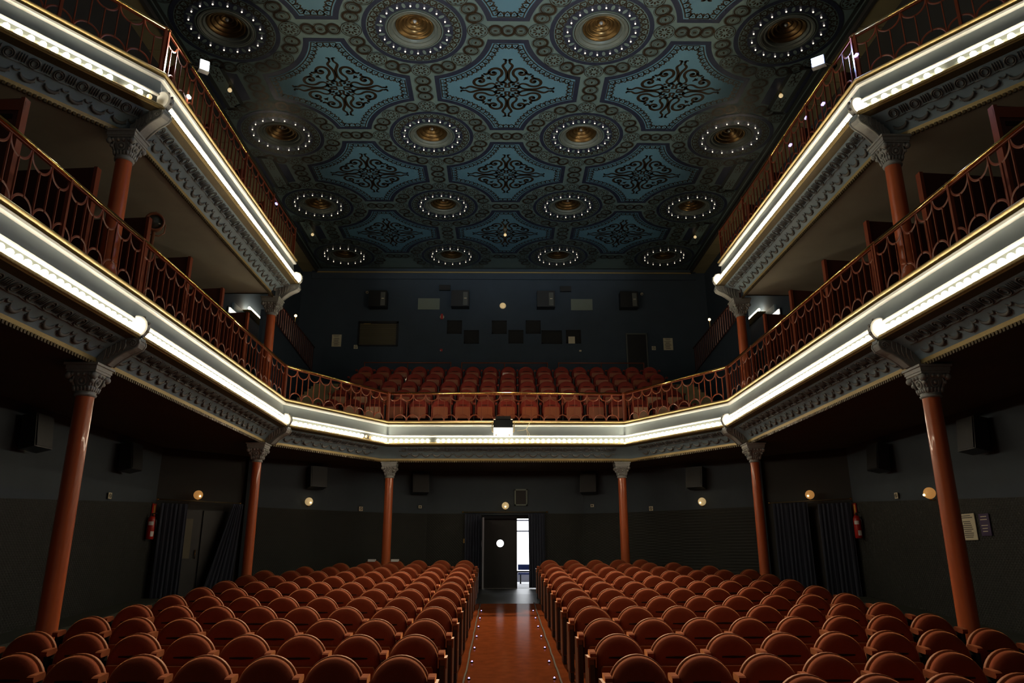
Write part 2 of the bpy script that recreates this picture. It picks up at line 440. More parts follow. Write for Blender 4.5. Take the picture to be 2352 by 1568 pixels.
# ------------------------------------------------------------------ painted ceiling
RX = [-6.3, -2.1, 2.1, 6.3]; RY = [9.45, 13.75, 18.05, 22.35, 26.65]
def sq_hole(mb, x0, x1, y0, y1, cx, cy, r, z, n=48):
    angs = [2 * PI * i / n for i in range(n)] + [math.atan2(y - cy, x - cx) % (2 * PI) for x in (x0, x1) for y in (y0, y1)]
    angs = sorted(set(round(a, 7) for a in angs))
    inn, out = [], []
    for a in angs:
        c, s = math.cos(a), math.sin(a); inn.append((cx + r * c, cy + r * s, z))
        t = 1e9
        if c > 1e-9: t = min(t, (x1 - cx) / c)
        if c < -1e-9: t = min(t, (x0 - cx) / c)
        if s > 1e-9: t = min(t, (y1 - cy) / s)
        if s < -1e-9: t = min(t, (y0 - cy) / s)
        out.append((cx + t * c, cy + t * s, z))
    k = len(angs)
    mb.add(inn + out, [(i, (i + 1) % k, k + (i + 1) % k, k + i) for i in range(k)], False)
cl = MB(); cl.mat('c_ground')
for i, x in enumerate(RX):
    for j, y in enumerate(RY):
        x0, x1 = x - 2.1, x + 2.1
        if i == 0: x0 = -7.68
        if i == 3: x1 = 7.68
        y0, y1 = y - 2.15, min(y + 2.15, YBACK + 0.02)
        sq_hole(cl, x0, x1, y0, y1, x, y, 0.57, ZCEIL)
Z1, Z2, Z3, Z4 = ZCEIL - 0.004, ZCEIL - 0.008, ZCEIL - 0.012, ZCEIL - 0.016
YMAX = YBACK - 0.28
def clip_ok(x, y, m=0.0): return abs(x) < 7.46 - m and y < YMAX - m
def leaf(mb, x, y, ang, s, z):
    """painted egg and dart petal: pointed outline with a dot, tip along ang"""
    if not clip_ok(x, y, 0.05): return
    c, q = math.cos(ang), math.sin(ang)
    P = [(-0.42, -0.42), (-0.05, -0.46), (0.25, -0.34), (0.48, -0.12), (0.62, 0.0), (0.48, 0.12), (0.25, 0.34), (-0.05, 0.46), (-0.42, 0.42)]
    mb.ribbon([(x + s * (c * a - q * b), y + s * (q * a + c * b)) for a, b in P], 0.20 * s, z, closed=True)
    mb.disc(x + s * 0.02 * c, y + s * 0.02 * q, 0.13 * s, z, 6)
def dartdot(mb, x, y, ang, s, z):
    if not clip_ok(x, y, 0.05): return
    c, q = math.cos(ang), math.sin(ang)
    mb.poly([(x + s * (c * a - q * b), y + s * (q * a + c * b), z) for a, b in ((0.55, 0.0), (0.25, 0.17), (0.05, 0.0), (0.25, -0.17))])
R_IN, R_OUT = 1.66, 1.79
H_IN, H_OUT = 0.30, 0.42
def cell_outline(cx, cy, R, h, n=14):
    """curved square bounded by four medallion circles and four short link edges (counter-clockwise)"""
    pts = []
    for k, (sx, sy) in enumerate(((1, 1), (-1, 1), (-1, -1), (1, -1))):
        mx, my = cx + sx * 2.1, cy + sy * 2.15
        a_e = math.atan2(-sy * math.sqrt(R * R - h * h), -sx * h)   # point on the east or west link edge
        a_n = math.atan2(-sy * h, -sx * math.sqrt(R * R - h * h))   # point on the north or south link edge
        a0, a1 = (a_e, a_n) if k % 2 == 0 else (a_n, a_e)
        dlt = (a1 - a0 + PI) % (2 * PI) - PI
        for i in range(n + 1):
            a = a0 + dlt * i / n; pts.append((mx + R * math.cos(a), my + R * math.sin(a)))
    return pts
SCROLL = [
    ([(.115, 1.17), (.06, 1.165), (.035, 1.13), (.06, 1.09)], .028),
    ([(.06, 1.12), (.045, 1.05), (.09, .99), (.115, .93), (.09, .85), (.045, .75), (.022, .62), (.024, .48), (.055, .38), (.10, .32), (.085, .27)], .036),
    ([(.10, .31), (.19, .30), (.245, .37), (.225, .47), (.16, .56), (.135, .66), (.165, .77), (.25, .83), (.35, .82), (.43, .75), (.45, .66), (.40, .59), (.32, .59), (.285, .655), (.33, .70), (.365, .665)], .038),
    ([(.43, .72), (.49, .63), (.54, .60), (.57, .635)], .034),
    ([(0.0, .095), (.055, .10), (.045, .17), (.035, .235), (.08, .285), (.15, .27), (.165, .21), (.12, .19)], .032),
]
def motif(mb, cx, cy, z):
    for (sx, sy, sw) in [(a, b, c) for a in (1, -1) for b in (1, -1) for c in (0, 1)]:
        for P, w in SCROLL:
            n = len(P); Q = []
            for i in range(n - 1):      # smooth the stroke
                p0, p1, p2, p3 = P[max(i - 1, 0)], P[i], P[i + 1], P[min(i + 2, n - 1)]
                for t in (0, .33, .66):
                    Q.append(tuple(0.5 * ((2 * p1[k]) + (p2[k] - p0[k]) * t + (2 * p0[k] - 5 * p1[k] + 4 * p2[k] - p3[k]) * t * t + (3 * p1[k] - p0[k] - 3 * p2[k] + p3[k]) * t ** 3) for k in (0, 1)))
            Q.append(P[-1])
            ws = [1.65 * w * (0.75 + 0.5 * math.sin(PI * i / (len(Q) - 1))) for i in range(len(Q))]
            pts = [((y if sw else x) * sx + cx, (x if sw else y) * sy + cy) for x, y in Q]
            mb.ribbon(pts, ws, z)
        for x, y, r in ((.345, .675, .05), (.105, .30, .05), (.135, .20, .035), (.05, 1.15, .028), (.57, .62, .03)):
            if sw: x, y = y, x
            mb.disc(cx + sx * x, cy + sy * y, r, z, 8)
    for sx in (1, -1):
        for sy in (1, -1):
            mb.disc(cx + sx * .265, cy + sy * .265, .038, z, 8)
            c = (cx + sx * .44, cy + sy * .44)     # little fleuron on the diagonal
            for a, l in ((45, .10), (0, .09), (90, .09), (225, .07)):
                a = math.radians(a); dx, dy = math.cos(a) * l * sx, math.sin(a) * l * sy
                mb.ribbon([c, (c[0] + dx * .6, c[1] + dy * .6), (c[0] + dx, c[1] + dy)], [.05, .045, .008], z)
def flower(mb, x, y, z, r=0.235):
    if not clip_ok(x, y, 0.12): return
    mb.mat('c_ground'); mb.disc(x, y, r, Z2, 28)
    mb.mat('c_gilt'); mb.ring(x, y, r - 0.012, r + 0.004, z, 28); mb.ring(x, y, r * .80, r * .80 + 0.010, z, 28)
    for i in range(9):
        a = 2 * PI * i / 9
        mb.disc(x + .098 * math.cos(a), y + .098 * math.sin(a), .044, z, 8, 1, .50, a)
        a += PI / 9
        mb.disc(x + r * .74 * math.cos(a), y + r * .74 * math.sin(a), .026, z, 6, .5, 1.2, a)
def eye(mb, x, y, z, r=0.095, ang=0):
    if not clip_ok(x, y, 0.1): return
    mb.mat('c_ground'); mb.disc(x, y, r + .012, Z3, 18)
    mb.mat('c_gilt'); mb.ring(x, y, r, r + .010, z, 18); mb.ring(x, y, r * .62, r * .62 + .008, z, 14)
    mb.disc(x, y, .036, z, 6, 1.3, .8, ang)
for cy in [11.6, 15.9, 20.2, 24.5]:
    for cx in (-4.2, 0.0, 4.2):
        cl.mat('c_navy'); cl.poly([(x, y, Z1) for x, y in cell_outline(cx, cy, R_IN, H_IN)])
        cl.mat('c_blue'); cl.poly([(x, y, Z2) for x, y in cell_outline(cx, cy, R_OUT, H_OUT)])
        cl.mat('c_gilt')
        B = cell_outline(cx, cy, R_OUT + 0.11, H_OUT + 0.09, 40)
        # walk the border at even steps
        k = len(B); seg = [math.dist(B[i], B[(i + 1) % k]) for i in range(k)]; L = sum(seg); n = 68; i = 0; acc = 0
        for q in range(n):
            t = L * q / n
            while acc + seg[i] < t: acc += seg[i]; i += 1
            f = (t - acc) / seg[i]; a, b = B[i], B[(i + 1) % k]
            x, y = a[0] + (b[0] - a[0]) * f, a[1] + (b[1] - a[1]) * f
            ang = math.atan2(b[1] - a[1], b[0] - a[0]) + PI / 2
            if math.cos(ang) * (cx - x) + math.sin(ang) * (cy - y) < 0: ang += PI
            leaf(cl, x, y, ang, 0.158, Z3)
            t2 = 0.5 * L / n; x2, y2 = x + math.cos(ang - PI / 2) * t2, y + math.sin(ang - PI / 2) * t2
            dartdot(cl, x2 + 0.03 * math.cos(ang), y2 + 0.03 * math.sin(ang), ang, 0.13, Z3)
        motif(cl, cx, cy, Z3)
def guill(mb, C, R0):
    """two crossing strands looping round the eyes at C (x, y, radial angle)"""
    if not all(clip_ok(c[0], c[1], R0 + .04) for c in C): return
    for ph in (1, -1):
        for off, w, zz in ((0, .046 if ph > 0 else .030, Z3 if ph > 0 else Z2), (.032, .009, Z3), (-.032, .009, Z3)):
            pts = []
            for k, (x, y, b) in enumerate(C):
                sgn = ph * (1 if k % 2 == 0 else -1); r = R0 + off * sgn * ph
                for i in range(13):
                    g = PI * i / 12
                    u = -r * math.cos(g); v = sgn * r * math.sin(g) * 1.12
                    pts.append((x - math.sin(b) * u + math.cos(b) * v, y + math.cos(b) * u + math.sin(b) * v))
            mb.ribbon(pts, w, zz)
    for k, (x, y, b) in enumerate(C): eye(mb, x, y, Z4, R0 * (.60 if len(C) == 2 or k != 1 else .42), b + PI / 2)
    mb.mat('c_gilt')
def wave(mb, fn, ph, z, w, amp=0.165, n=40, u0=0.0, u1=1.0):
    pts = [fn(u0 + (u1 - u0) * i / n, amp * math.cos(PI * (3 * (u0 + (u1 - u0) * i / n) - 1)) * ph) for i in range(n + 1)]
    if all(clip_ok(*p, 0.02) for p in pts): mb.ribbon(pts, w, z)
for rx in RX:
    for ry in RY:
        # medallion field and bands
        cl.mat('c_ground'); cl.ring(rx, ry, 0.60, 1.12, Z1, 64)
        cl.mat('c_navy')
        cl.ring(rx, ry, 1.07, 1.17, Z3, 64); cl.ring(rx, ry, 0.66, 0.865, Z2, 64)
        cl.mat('c_gilt'); cl.ring(rx, ry, 0.60, 0.615, Z3, 64); cl.ring(rx, ry, 0.645, 0.655, Z3, 64); cl.ring(rx, ry, 0.872, 0.880, Z3, 64)
        for i in range(36):
            a = 2 * PI * i / 36
            leaf(cl, rx + .968 * math.cos(a), ry + .968 * math.sin(a), a + PI, 0.155, Z3)
            a2 = a + PI / 36
            dartdot(cl, rx + .945 * math.cos(a2), ry + .945 * math.sin(a2), a2 + PI, 0.12, Z3)
        cl.mat('c_slot')
        for i in range(16):
            a = 2 * PI * (i + 0.5) / 16
            cl.disc(rx + .765 * math.cos(a), ry + .765 * math.sin(a), .066, Z3, 10, 1.15, .62, a)
        # guilloche ring: eight flowers, pairs of eyes between them
        for i in range(8):
            a = 2 * PI * i / 8
            flower(cl, rx + 1.415 * math.cos(a), ry + 1.415 * math.sin(a), Z4)
            cl.mat('c_gilt')
            e = [a + math.radians(22.5 - 6.0), a + math.radians(22.5 + 6.0)]
            C = [(rx + 1.415 * math.cos(b), ry + 1.415 * math.sin(b), b) for b in e]
            R0 = 1.415 * math.radians(6.0)
            guill(cl, C, R0)
# links between medallions
def link_strip(x0, y0, dx, dy):
    L = math.hypot(dx, dy); ux, uy = dx / L, dy / L
    cl.mat('c_gilt'); R0 = L / 6 * .98
    b = math.atan2(-ux, uy)
    guill(cl, [(x0 + ux * L * u, y0 + uy * L * u, b) for u in (1 / 6, .5, 5 / 6)], R0)
for i, x in enumerate(RX):
    for j, y in enumerate(RY):
        if i < 3: link_strip(x + 1.67, y, 0.86, 0)
        if j < 4: link_strip(x, y + 1.67, 0, 0.96)
# outer border: dark field with tablets between the side medallions
for sg in (-1, 1):
    for j in range(4):
        y0, y1 = RY[j], RY[j + 1]; ym = (y0 + y1) / 2
        pts = [(sg * 6.62, ym - .42), (sg * 6.62, ym + .42)]
        arc = []
        for i in range(9):
            a = math.radians(-79 + i * 4.6)
            arc.append((sg * (6.3 + R_IN * math.cos(a)), y1 + R_IN * math.sin(a)))
        arc = [p for p in arc if abs(p[0]) < 7.5]
        arc2 = [(x, 2 * ym - y) for x, y in arc][::-1]
        cl.mat('c_navy'); cl.poly([(x, y, Z1) for x, y in arc + [(sg * 7.5, arc[-1][1]), (sg * 7.5, arc2[0][1])] + arc2])
        cl.mat('c_black'); cl.box(min(sg * 6.86, sg * 7.36), max(sg * 6.86, sg * 7.36), ym - 1.0, ym + 1.0, Z2, Z1)
        cl.mat('c_slot'); cl.box(min(sg * 6.96, sg * 7.26), max(sg * 6.96, sg * 7.26), ym - .86, ym + .86, Z3, Z2)
        cl.mat('c_gilt')
        for q in (-.5, .5):
            for s2 in (-1, 1):
                for s3 in (-1, 1):
                    P = [(0, 0), (.05, .10), (.10, .12), (.11, .06), (.06, .05), (.03, .16), (.08, .24), (.02, .27)]
                    cl.ribbon([(sg * 7.11 + s2 * a, ym + q + s3 * b) for a, b in P], .022, Z4)
    cl.mat('c_black'); cl.box(min(sg * 7.46, sg * 7.70), max(sg * 7.46, sg * 7.70), 7.3, YBACK, Z4, Z3)
    cl.mat('c_slot'); cl.box(min(sg * 7.55, sg * 7.58), max(sg * 7.55, sg * 7.58), 7.3, YBACK, Z4 - .004, Z4)
cl.mat('c_black'); cl.box(-7.7, 7.7, YMAX, YBACK, Z4 - 0.002, Z3)
cl.mat('c_slot'); cl.box(-7.46, 7.46, YMAX + .08, YMAX + .11, Z4 - .006, Z4 - .002)
cl_o = struct('ceiling', cl)
# roof void above the domes, cornice and olive side soffits
mb = MB(); mb.mat('dark_wall'); mb.box(-8.5, 8.5, 4.5, 28.3, 12.0, 12.1); struct('ceiling', mb)
mb = MB(); mb.mat('gilt')
mb.box(-7.7, 7.7, YBACK - 0.10, YBACK, ZCEIL - 0.16, ZCEIL - 0.11)
mb.mat('wall_blue'); mb.box(-7.9, 7.9, YBACK - 0.07, YBACK, ZCEIL - 0.42, ZCEIL - 0.16); mb.box(-7.9, 7.9, YBACK - 0.14, YBACK, ZCEIL - 0.11, ZCEIL - 0.017)
struct('trim_4', mb)
for sg, t in ((-1, 'trim_5'), (1, 'trim_6')):
    mb = MB(); mb.mat('olive_tile')
    for k in range(24):
        y = 4.6 + k * 0.98
        mb.box(min(sg * 7.70, sg * 8.32), max(sg * 7.70, sg * 8.32), y, y + 0.96, ZCEIL - 0.10, ZCEIL - 0.07)
    mb.mat('dark_wall'); mb.box(min(sg * 7.66, sg * 8.4), max(sg * 7.66, sg * 8.4), 4.5, 28.1, ZCEIL - 0.06, ZCEIL + 0.02)
    mb.box(min(sg * 7.66, sg * 7.74), max(sg * 7.66, sg * 7.74), 4.5, 28.1, ZCEIL - 0.13, ZCEIL - 0.05)
    struct(t, mb)

# rosettes
def make_rosette():
    t = thing('ceiling_rosette', '', 'ceiling rosette')
    d = MB(); d.smooth = True
    prof = [(.575, -.012), (.57, -.02), (.54, -.012), (.52, .03), (.50, .035), (.49, .02), (.46, .02), (.45, .07), (.43, .085), (.415, .065), (.38, .065), (.36, .12), (.34, .135),
            (.325, .115), (.29, .115), (.27, .18), (.25, .20), (.235, .175), (.20, .175), (.18, .24), (.16, .255), (.145, .235), (.10, .235), (.085, .29), (.0001, .30)]
    d.mat('dish2'); d.lathe(prof[:9], 48, caps=False); d.mat('dish'); d.lathe(prof[8:], 48, caps=False); dd = d.build('dish', t)
    r = MB(); r.mat('dish2')
    r.lathe([(.60, -.001), (.598, -.022), (.585, -.030), (.57, -.022), (.565, .0)], 48, caps=False); r.build('rim', t)
    b = MB(); b.mat('darkglass'); b.ball((0, 0, .22), .045, 12, 8); b.build('crystal', dd)
    return t
ros = make_rosette()
bm_ = MB(); bm_.mat('smallbulb'); bm_.ball((0, 0, 0), .019, 8, 5); sb0 = bm_.build('bulb'); sb_me = sb0.data; bpy.data.objects.remove(sb0)
first = True
for j, y in enumerate(RY):
    for i, x in enumerate(RX):
        lab = 'bronze ceiling rosette ringed with bulbs, %s from left, %s row from the back' % (ORD[i + 1], ORD[5 - j])
        if first: o = ros; o.location = (x, y, ZCEIL); o['label'] = lab; first = False
        else: o = dup(ros, (x, y, ZCEIL), 0, lab)
        o['group'] = 'painted ceiling rosettes'
ROS = [o for o in COL.objects if o.name.split('.')[0] == 'ceiling_rosette']
for o in ROS:
    for q in range(16):
        a = 2 * PI * q / 16
        c = bpy.data.objects.new('bulb', sb_me); COL.objects.link(c); c.parent = o
        c.location = (.765 * math.cos(a), .765 * math.sin(a), -.034)

# small sprinkler globes hanging from the ceiling
sp = thing('ceiling_pendant_lamp', '', 'lamp')
mb = MB(); mb.mat('bulb_dim'); mb.ball((0, 0, -.10), .055, 12, 8); mb.build('glass_globe', sp)
mb = MB(); mb.mat('socket'); mb.lathe([(.0001, 0), (.03, 0), (.035, -.03), (.02, -.055), (.0001, -.055)], 12); mb.build('cap', sp)
pend = [(-6.95, 15.87, 'left border, nearer one'), (6.95, 15.92, 'right border, nearer one'), (-7.0, 24.45, 'left border, farther one'),
        (6.97, 24.5, 'right border, farther one'), (0, 24.4, 'middle, near the back wall')]
for i, (x, y, w) in enumerate(pend):
    lab = 'tiny yellow globe lamp under the ceiling, ' + w
    o = sp if i == 0 else dup(sp, (x, y, ZCEIL - 0.02))
    o.location = (x, y, ZCEIL - 0.015); o['label'] = lab; o['group'] = 'tiny ceiling globe lamps'

# added warm spot hung at the rear pendant to give seat tops bright rims
_l = bpy.data.lights.new('seat_rim_spot', 'SPOT'); _l.energy = 16000; _l.color = (1.0, .70, .40); _l.spot_size = math.radians(38); _l.spot_blend = .8; _l.shadow_soft_size = .12
_p = [o for o in COL.objects if o.get('label', '').endswith('middle, near the back wall')][0]
_o = bpy.data.objects.new('seat_rim_spot', _l); COL.objects.link(_o); _o.parent = _p; _o.location = (0, 0, -.20)
_o.rotation_euler = Vector((0, -13.4, -12.1)).to_track_quat('-Z', 'Y').to_euler()

# ================================================================== BALCONY FRONTS
def segframe(a, b):
    d = Vector((b[0] - a[0], b[1] - a[1])); L = d.length; d.normalize(); n = Vector((d.y, -d.x)); return d, n, L
COVE = [(-.44, -.415), (-.405, -.36), (-.35, -.305), (-.28, -.255), (-.20, -.205), (-.13, -.165), (-.10, -.150)]
def cove_pt(t):
    t = max(0, min(1, t)); L = [0]
    for p, q in zip(COVE, COVE[1:]): L.append(L[-1] + math.dist(p, q))
    x = t * L[-1]
    for i in range(len(L) - 1):
        if x <= L[i + 1] + 1e-9:
            f = (x - L[i]) / (L[i + 1] - L[i]); p, q = COVE[i], COVE[i + 1]
            return p[0] + (q[0] - p[0]) * f, p[1] + (q[1] - p[1]) * f
    return COVE[-1]
def make_front(path, z0, label, skip_last=()):
    t = thing('balcony_parapet', label, 'balcony front')
    def Z(pr): return [(o, z + z0) for o, z in pr]
    m = MB(); m.mat('fascia')
    m.mat('backing'); m.sweep(path, Z([(-.055, -.045), (-.065, 0), (-.065, .105)]))
    m.mat('moulding'); m.sweep(path, Z([(-.065, .105), (-.03, .12), (-.03, .14), (-.065, .155)])); m.sweep(path, Z([(-.10, .385), (-.05, .40), (-.045, .43), (-.09, .438)]))
    m.mat('fascia'); m.sweep(path, Z([(-.065, .155), (-.10, .385)]))
    m.build('fascia_panel', t)
    m = MB(); m.mat('darkrope'); m.sweep(path, Z([(-.09, .438), (-.09, .470)]))
    m.mat('gilt'); m.sweep(path, Z([(-.09, .470), (-.035, .482), (-.025, .505), (-.04, .525), (-.10, .53), (-.52, .53)]), smooth=True)
    m.build('top_moulding', t)
    m = MB(); m.mat('darkrope'); m.sweep(path, Z([(-.10, -.150), (.02, -.125)]))
    m.mat('gilt'); m.sweep(path, Z([(.02, -.125), (.05, -.105), (.055, -.075), (.035, -.055), (.015, -.055), (.0, -.065), (-.055, -.065), (-.055, -.04)]))
    m.build('ledge', t)
    fr = MB(); fr.mat('cove'); fr.sweep(path, Z(COVE), smooth=True); fr.mat('relief')
    m = MB(); m.mat('gilt'); m.sweep(path, Z([(-.47, -.50), (-.455, -.49), (-.44, -.46), (-.445, -.44), (-.44, -.415)]), smooth=True); dent = m; dent.mat('darkrope')
    rope = MB(); rope.mat('gilt')
    for si, (a, b) in enumerate(zip(path, path[1:])):
        if si in skip_last: continue
        d, n, L = segframe(a, b)
        def W3(s, o, z): return (a[0] + d.x * s + n.x * o, a[1] + d.y * s + n.y * o, z0 + z)
        k = int(L / 0.034); pts = []; rs = []
        for i in range(k + 1):
            pts.append(W3(L * i / k, .045, -.098)); rs.append(.021 if i % 2 else .012)
        rope.tube(pts, rs, 5)
        k = int(L / 0.06)
        for i in range(k):
            s = (i + .5) * L / k
            dent.add([W3(s + u, o, z) for z in (-.515, -.47) for u, o in ((-.017, -.47), (.017, -.47), (.017, -.435), (-.017, -.435))],
                     [(0, 1, 2, 3), (4, 7, 6, 5), (0, 4, 5, 1), (1, 5, 6, 2), (2, 6, 7, 3), (3, 7, 4, 0)])
        def S(s, t_, lift=.008):
            o, z = cove_pt(t_); return W3(s, o + lift * .55, z - lift * .8)
        k = max(1, int((L - .5) / 0.28)); p = (L - .5) / k
        for i in range(k):
            s0 = .25 + (i + .5) * p
            # big shell swag: fat crescent, with ribs
            pts = [(s0 + .085 * math.cos(math.radians(g)), .235 - .17 * math.sin(math.radians(-g)) * 0.9) for g in range(-180, 1, 20)]
            pts = [(s0 + .088 * math.cos(math.radians(g)), .33 + .17 * math.sin(math.radians(g))) for g in range(-180, 1, 20)]
            fr.tube([S(*q) for q in pts], [.007 + .021 * math.sin(PI * e / 9) for e in range(10)], 5)
            for g in (-150, -120, -90, -60, -30):
                g = math.radians(g)
                q = (s0 + .118 * math.cos(g), .33 + .235 * math.sin(g)); q0 = (s0 + .09 * math.cos(g), .33 + .18 * math.sin(g))
                fr.tube([S(*q0), S(*q, .004)], [.012, .007], 4)
            # small swag between
            s1 = s0 + p / 2
            pts = [(s1 + .042 * math.cos(math.radians(g)), .42 + .09 * math.sin(math.radians(g))) for g in range(-180, 1, 30)]
            fr.tube([S(*q) for q in pts], [.004, .008, .012, .014, .012, .008, .004], 5)
            # upper row: ring of two hoops and slender tongues
            for rr, w in ((.062, .009), (.038, .008)):
                pts = [(s0 + rr * math.cos(2 * PI * g / 14), .755 + rr * 2.75 * math.sin(2 * PI * g / 14)) for g in range(14)]
                fr.tube([S(*q) for q in pts], w, 4, closed=True)
            for e in (-1.5, -.5, .5, 1.5):
                u = s1 + e * .030
                fr.tube([S(u, .63, .004), S(u, .76, .012), S(u, .92, .006)], [.004, .010, .005], 4)
            fr.tube([S(s0 - p / 2, .585, .004), S(s0, .555, .006), S(s0 + p / 2, .585, .004)], .006, 4)
    rope.build('rope_edge', t); dent.build('lower_moulding', t); fr.build('shell_frieze', t)
    return t
make_front(PATH_L, ZL, 'pale lower balcony front with gilt edges and shell frieze, running round the hall')
make_front(PATH_UL, ZU, 'pale upper balcony front with gilt edges on the left side', (2,))
make_front(PATH_UR, ZU, 'pale upper balcony front with gilt edges on the right side', (0,))

# bulb strips
bb = MB(); bb.mat('bulb'); bb.ball((0, 0, 0), .040, 12, 8); o = bb.build('bulb'); bulb_me = o.data; bpy.data.objects.remove(o)
bb = MB(); bb.mat('bulb_dim'); bb.ball((0, 0, 0), .038, 10, 6); o = bb.build('bulb'); dim_me = o.data; bpy.data.objects.remove(o)
def strip(a, b, z, label, s0=.12, s1=.12, missing=(), dim=(), pitch=.138):
    d, n, L = segframe(a, b)
    t = thing('bulb_strip', label, 'light strip', (a[0], a[1], z), math.atan2(d.y, d.x), 'bulb strips along the balcony fronts')
    m = MB(); m.mat('backing'); m.box(s0 - .05, L - s1 + .05, .044, .052, -.03, .03); m.build('batten', t)
    k = int((L - s0 - s1) / pitch)
    for i in range(k + 1):
        if i in missing: continue
        s = s0 + (L - s0 - s1) * i / k
        c = bpy.data.objects.new('bulb', dim_me if i in dim else bulb_me); COL.objects.link(c); c.parent = t
        c.location = (s, 0.005, .0)
P = PATH_L
strip(P[0], P[1], ZL, 'row of round bulbs on the lower balcony, left side nearest the viewer', .3, .1)
strip(P[1], P[2], ZL, 'row of round bulbs on the lower balcony, left side between two columns', .16, .12, missing=(47,))
strip(P[2], P[3], ZL, 'row of round bulbs on the lower balcony, left canted bay', .14, .10, dim=(17, 18))
strip(P[3], P[4], ZL, 'row of round bulbs across the middle of the lower balcony', .06, .06, missing=(8,))
strip(P[4], P[5], ZL, 'row of round bulbs on the lower balcony, right canted bay', .10, .14)
strip(P[5], P[6], ZL, 'row of round bulbs on the lower balcony, right side between two columns', .12, .16)
strip(P[6], P[7], ZL, 'row of round bulbs on the lower balcony, right side nearest the viewer', .1, .3)
strip(PATH_UL[0], PATH_UL[1], ZU, 'row of round bulbs on the upper left balcony, canted near part', .3, .20, missing=(14,), dim=(17,))
strip(PATH_UL[1], PATH_UL[2], ZU, 'row of round bulbs on the upper left balcony, long side', .16, .08)
strip(PATH_UR[1], PATH_UR[2], ZU, 'row of round bulbs on the upper right balcony, long side', .08, .16)
strip(PATH_UR[2], PATH_UR[3], ZU, 'row of round bulbs on the upper right balcony, canted near part', .10, .3, missing=(8,))

# corner drums and scroll brackets
def bracket(x, y, z, ang, label, boss=True):
    """ang: plan direction of the hall side"""
    t = thing('scroll_bracket', label, 'bracket', (x, y, z), ang - PI / 2 + PI, 'scroll brackets under the balcony fronts')
    # local: +Y = away from the hall, -Y = hall side
    m = MB(); m.mat('capital')
    side = [(-.03, -.14), (-.075, -.165), (-.085, -.215), (-.055, -.265), (0.0, -.295), (.08, -.33), (.15, -.375), (.22, -.43), (.30, -.50), (.44, -.50), (.44, -.15)]
    m.prism([(yy, zz) for yy, zz in side], -.085, .085, T=lambda p: (p[2], p[0], p[1]))
    for sx in (-1, 1):       # raised volute and edge bead
        pts = [(sx * .085, yy, zz) for yy, zz in side[1:9]]
        m.tube(pts, .016, 6)
        sp_ = [(sx * .088, .0 + .055 * (1 - k / 16) * math.cos(k * .8), -.215 + .055 * (1 - k / 16) * math.sin(k * .8)) for k in range(16)]
        m.tube(sp_, .011, 5)
        for k in range(5):
            m.tube([(sx * .088, .10 + .06 * k, -.17), (sx * .092, .09 + .06 * k, -.25 - .03 * k), (sx * .088, .12 + .06 * k, -.31 - .035 * k)], .012, 5)
    m.build('scroll', t)
    if boss:
        m = MB(); m.mat('moulding')
        R = .155
        m.lathe([(.0001, -.055), (R - .02, -.055), (R, -.04), (R - .012, -.01), (R - .012, .01), (R, .04), (R - .02, .055), (.0001, .055)], 32, smooth=False, T=lambda p: (p[2], p[0] + .02, p[1] + .03))
        dr = m.build('drum', t)
        m = MB(); m.mat('relief')
        for g in (-60, -20, 20, 60):
            g = math.radians(g - 90 - 90)
            m.ball((0, .02 + R * math.cos(g), .03 + R * math.sin(g)), .022, 8, 6)
        m.build('rosette', dr)
        m = MB(); m.mat('fascia'); m.box(-.06, .06, -.09, .03, -.175, -.135); m.build('drip_block', t)
    return t
for (x, y, z, a, lab) in [
    (-4.96, 9.33, ZL, 0, 'scroll bracket with round drum on the lower left balcony, nearer column'),
    (4.96, 9.33, ZL, PI, 'scroll bracket with round drum on the lower right balcony, nearer column'),
    (-4.95, 16.27, ZL, -math.radians(16), 'scroll bracket with round drum on the lower left balcony, farther column'),
    (4.97, 16.27, ZL, PI + math.radians(16), 'scroll bracket with round drum on the lower right balcony, farther column'),
    (-5.02, 9.22, ZU, -math.radians(14), 'scroll bracket with round drum on the upper left balcony, nearer column'),
    (5.06, 9.22, ZU, PI + math.radians(14), 'scroll bracket with round drum on the upper right balcony, nearer column'),
    (-4.98, 16.22, ZU, 0, 'scroll bracket with round drum at the far end of the upper left balcony'),
    (5.04, 16.22, ZU, PI, 'scroll bracket with round drum at the far end of the upper right balcony')]:
    bracket(x, y, z, a, lab)

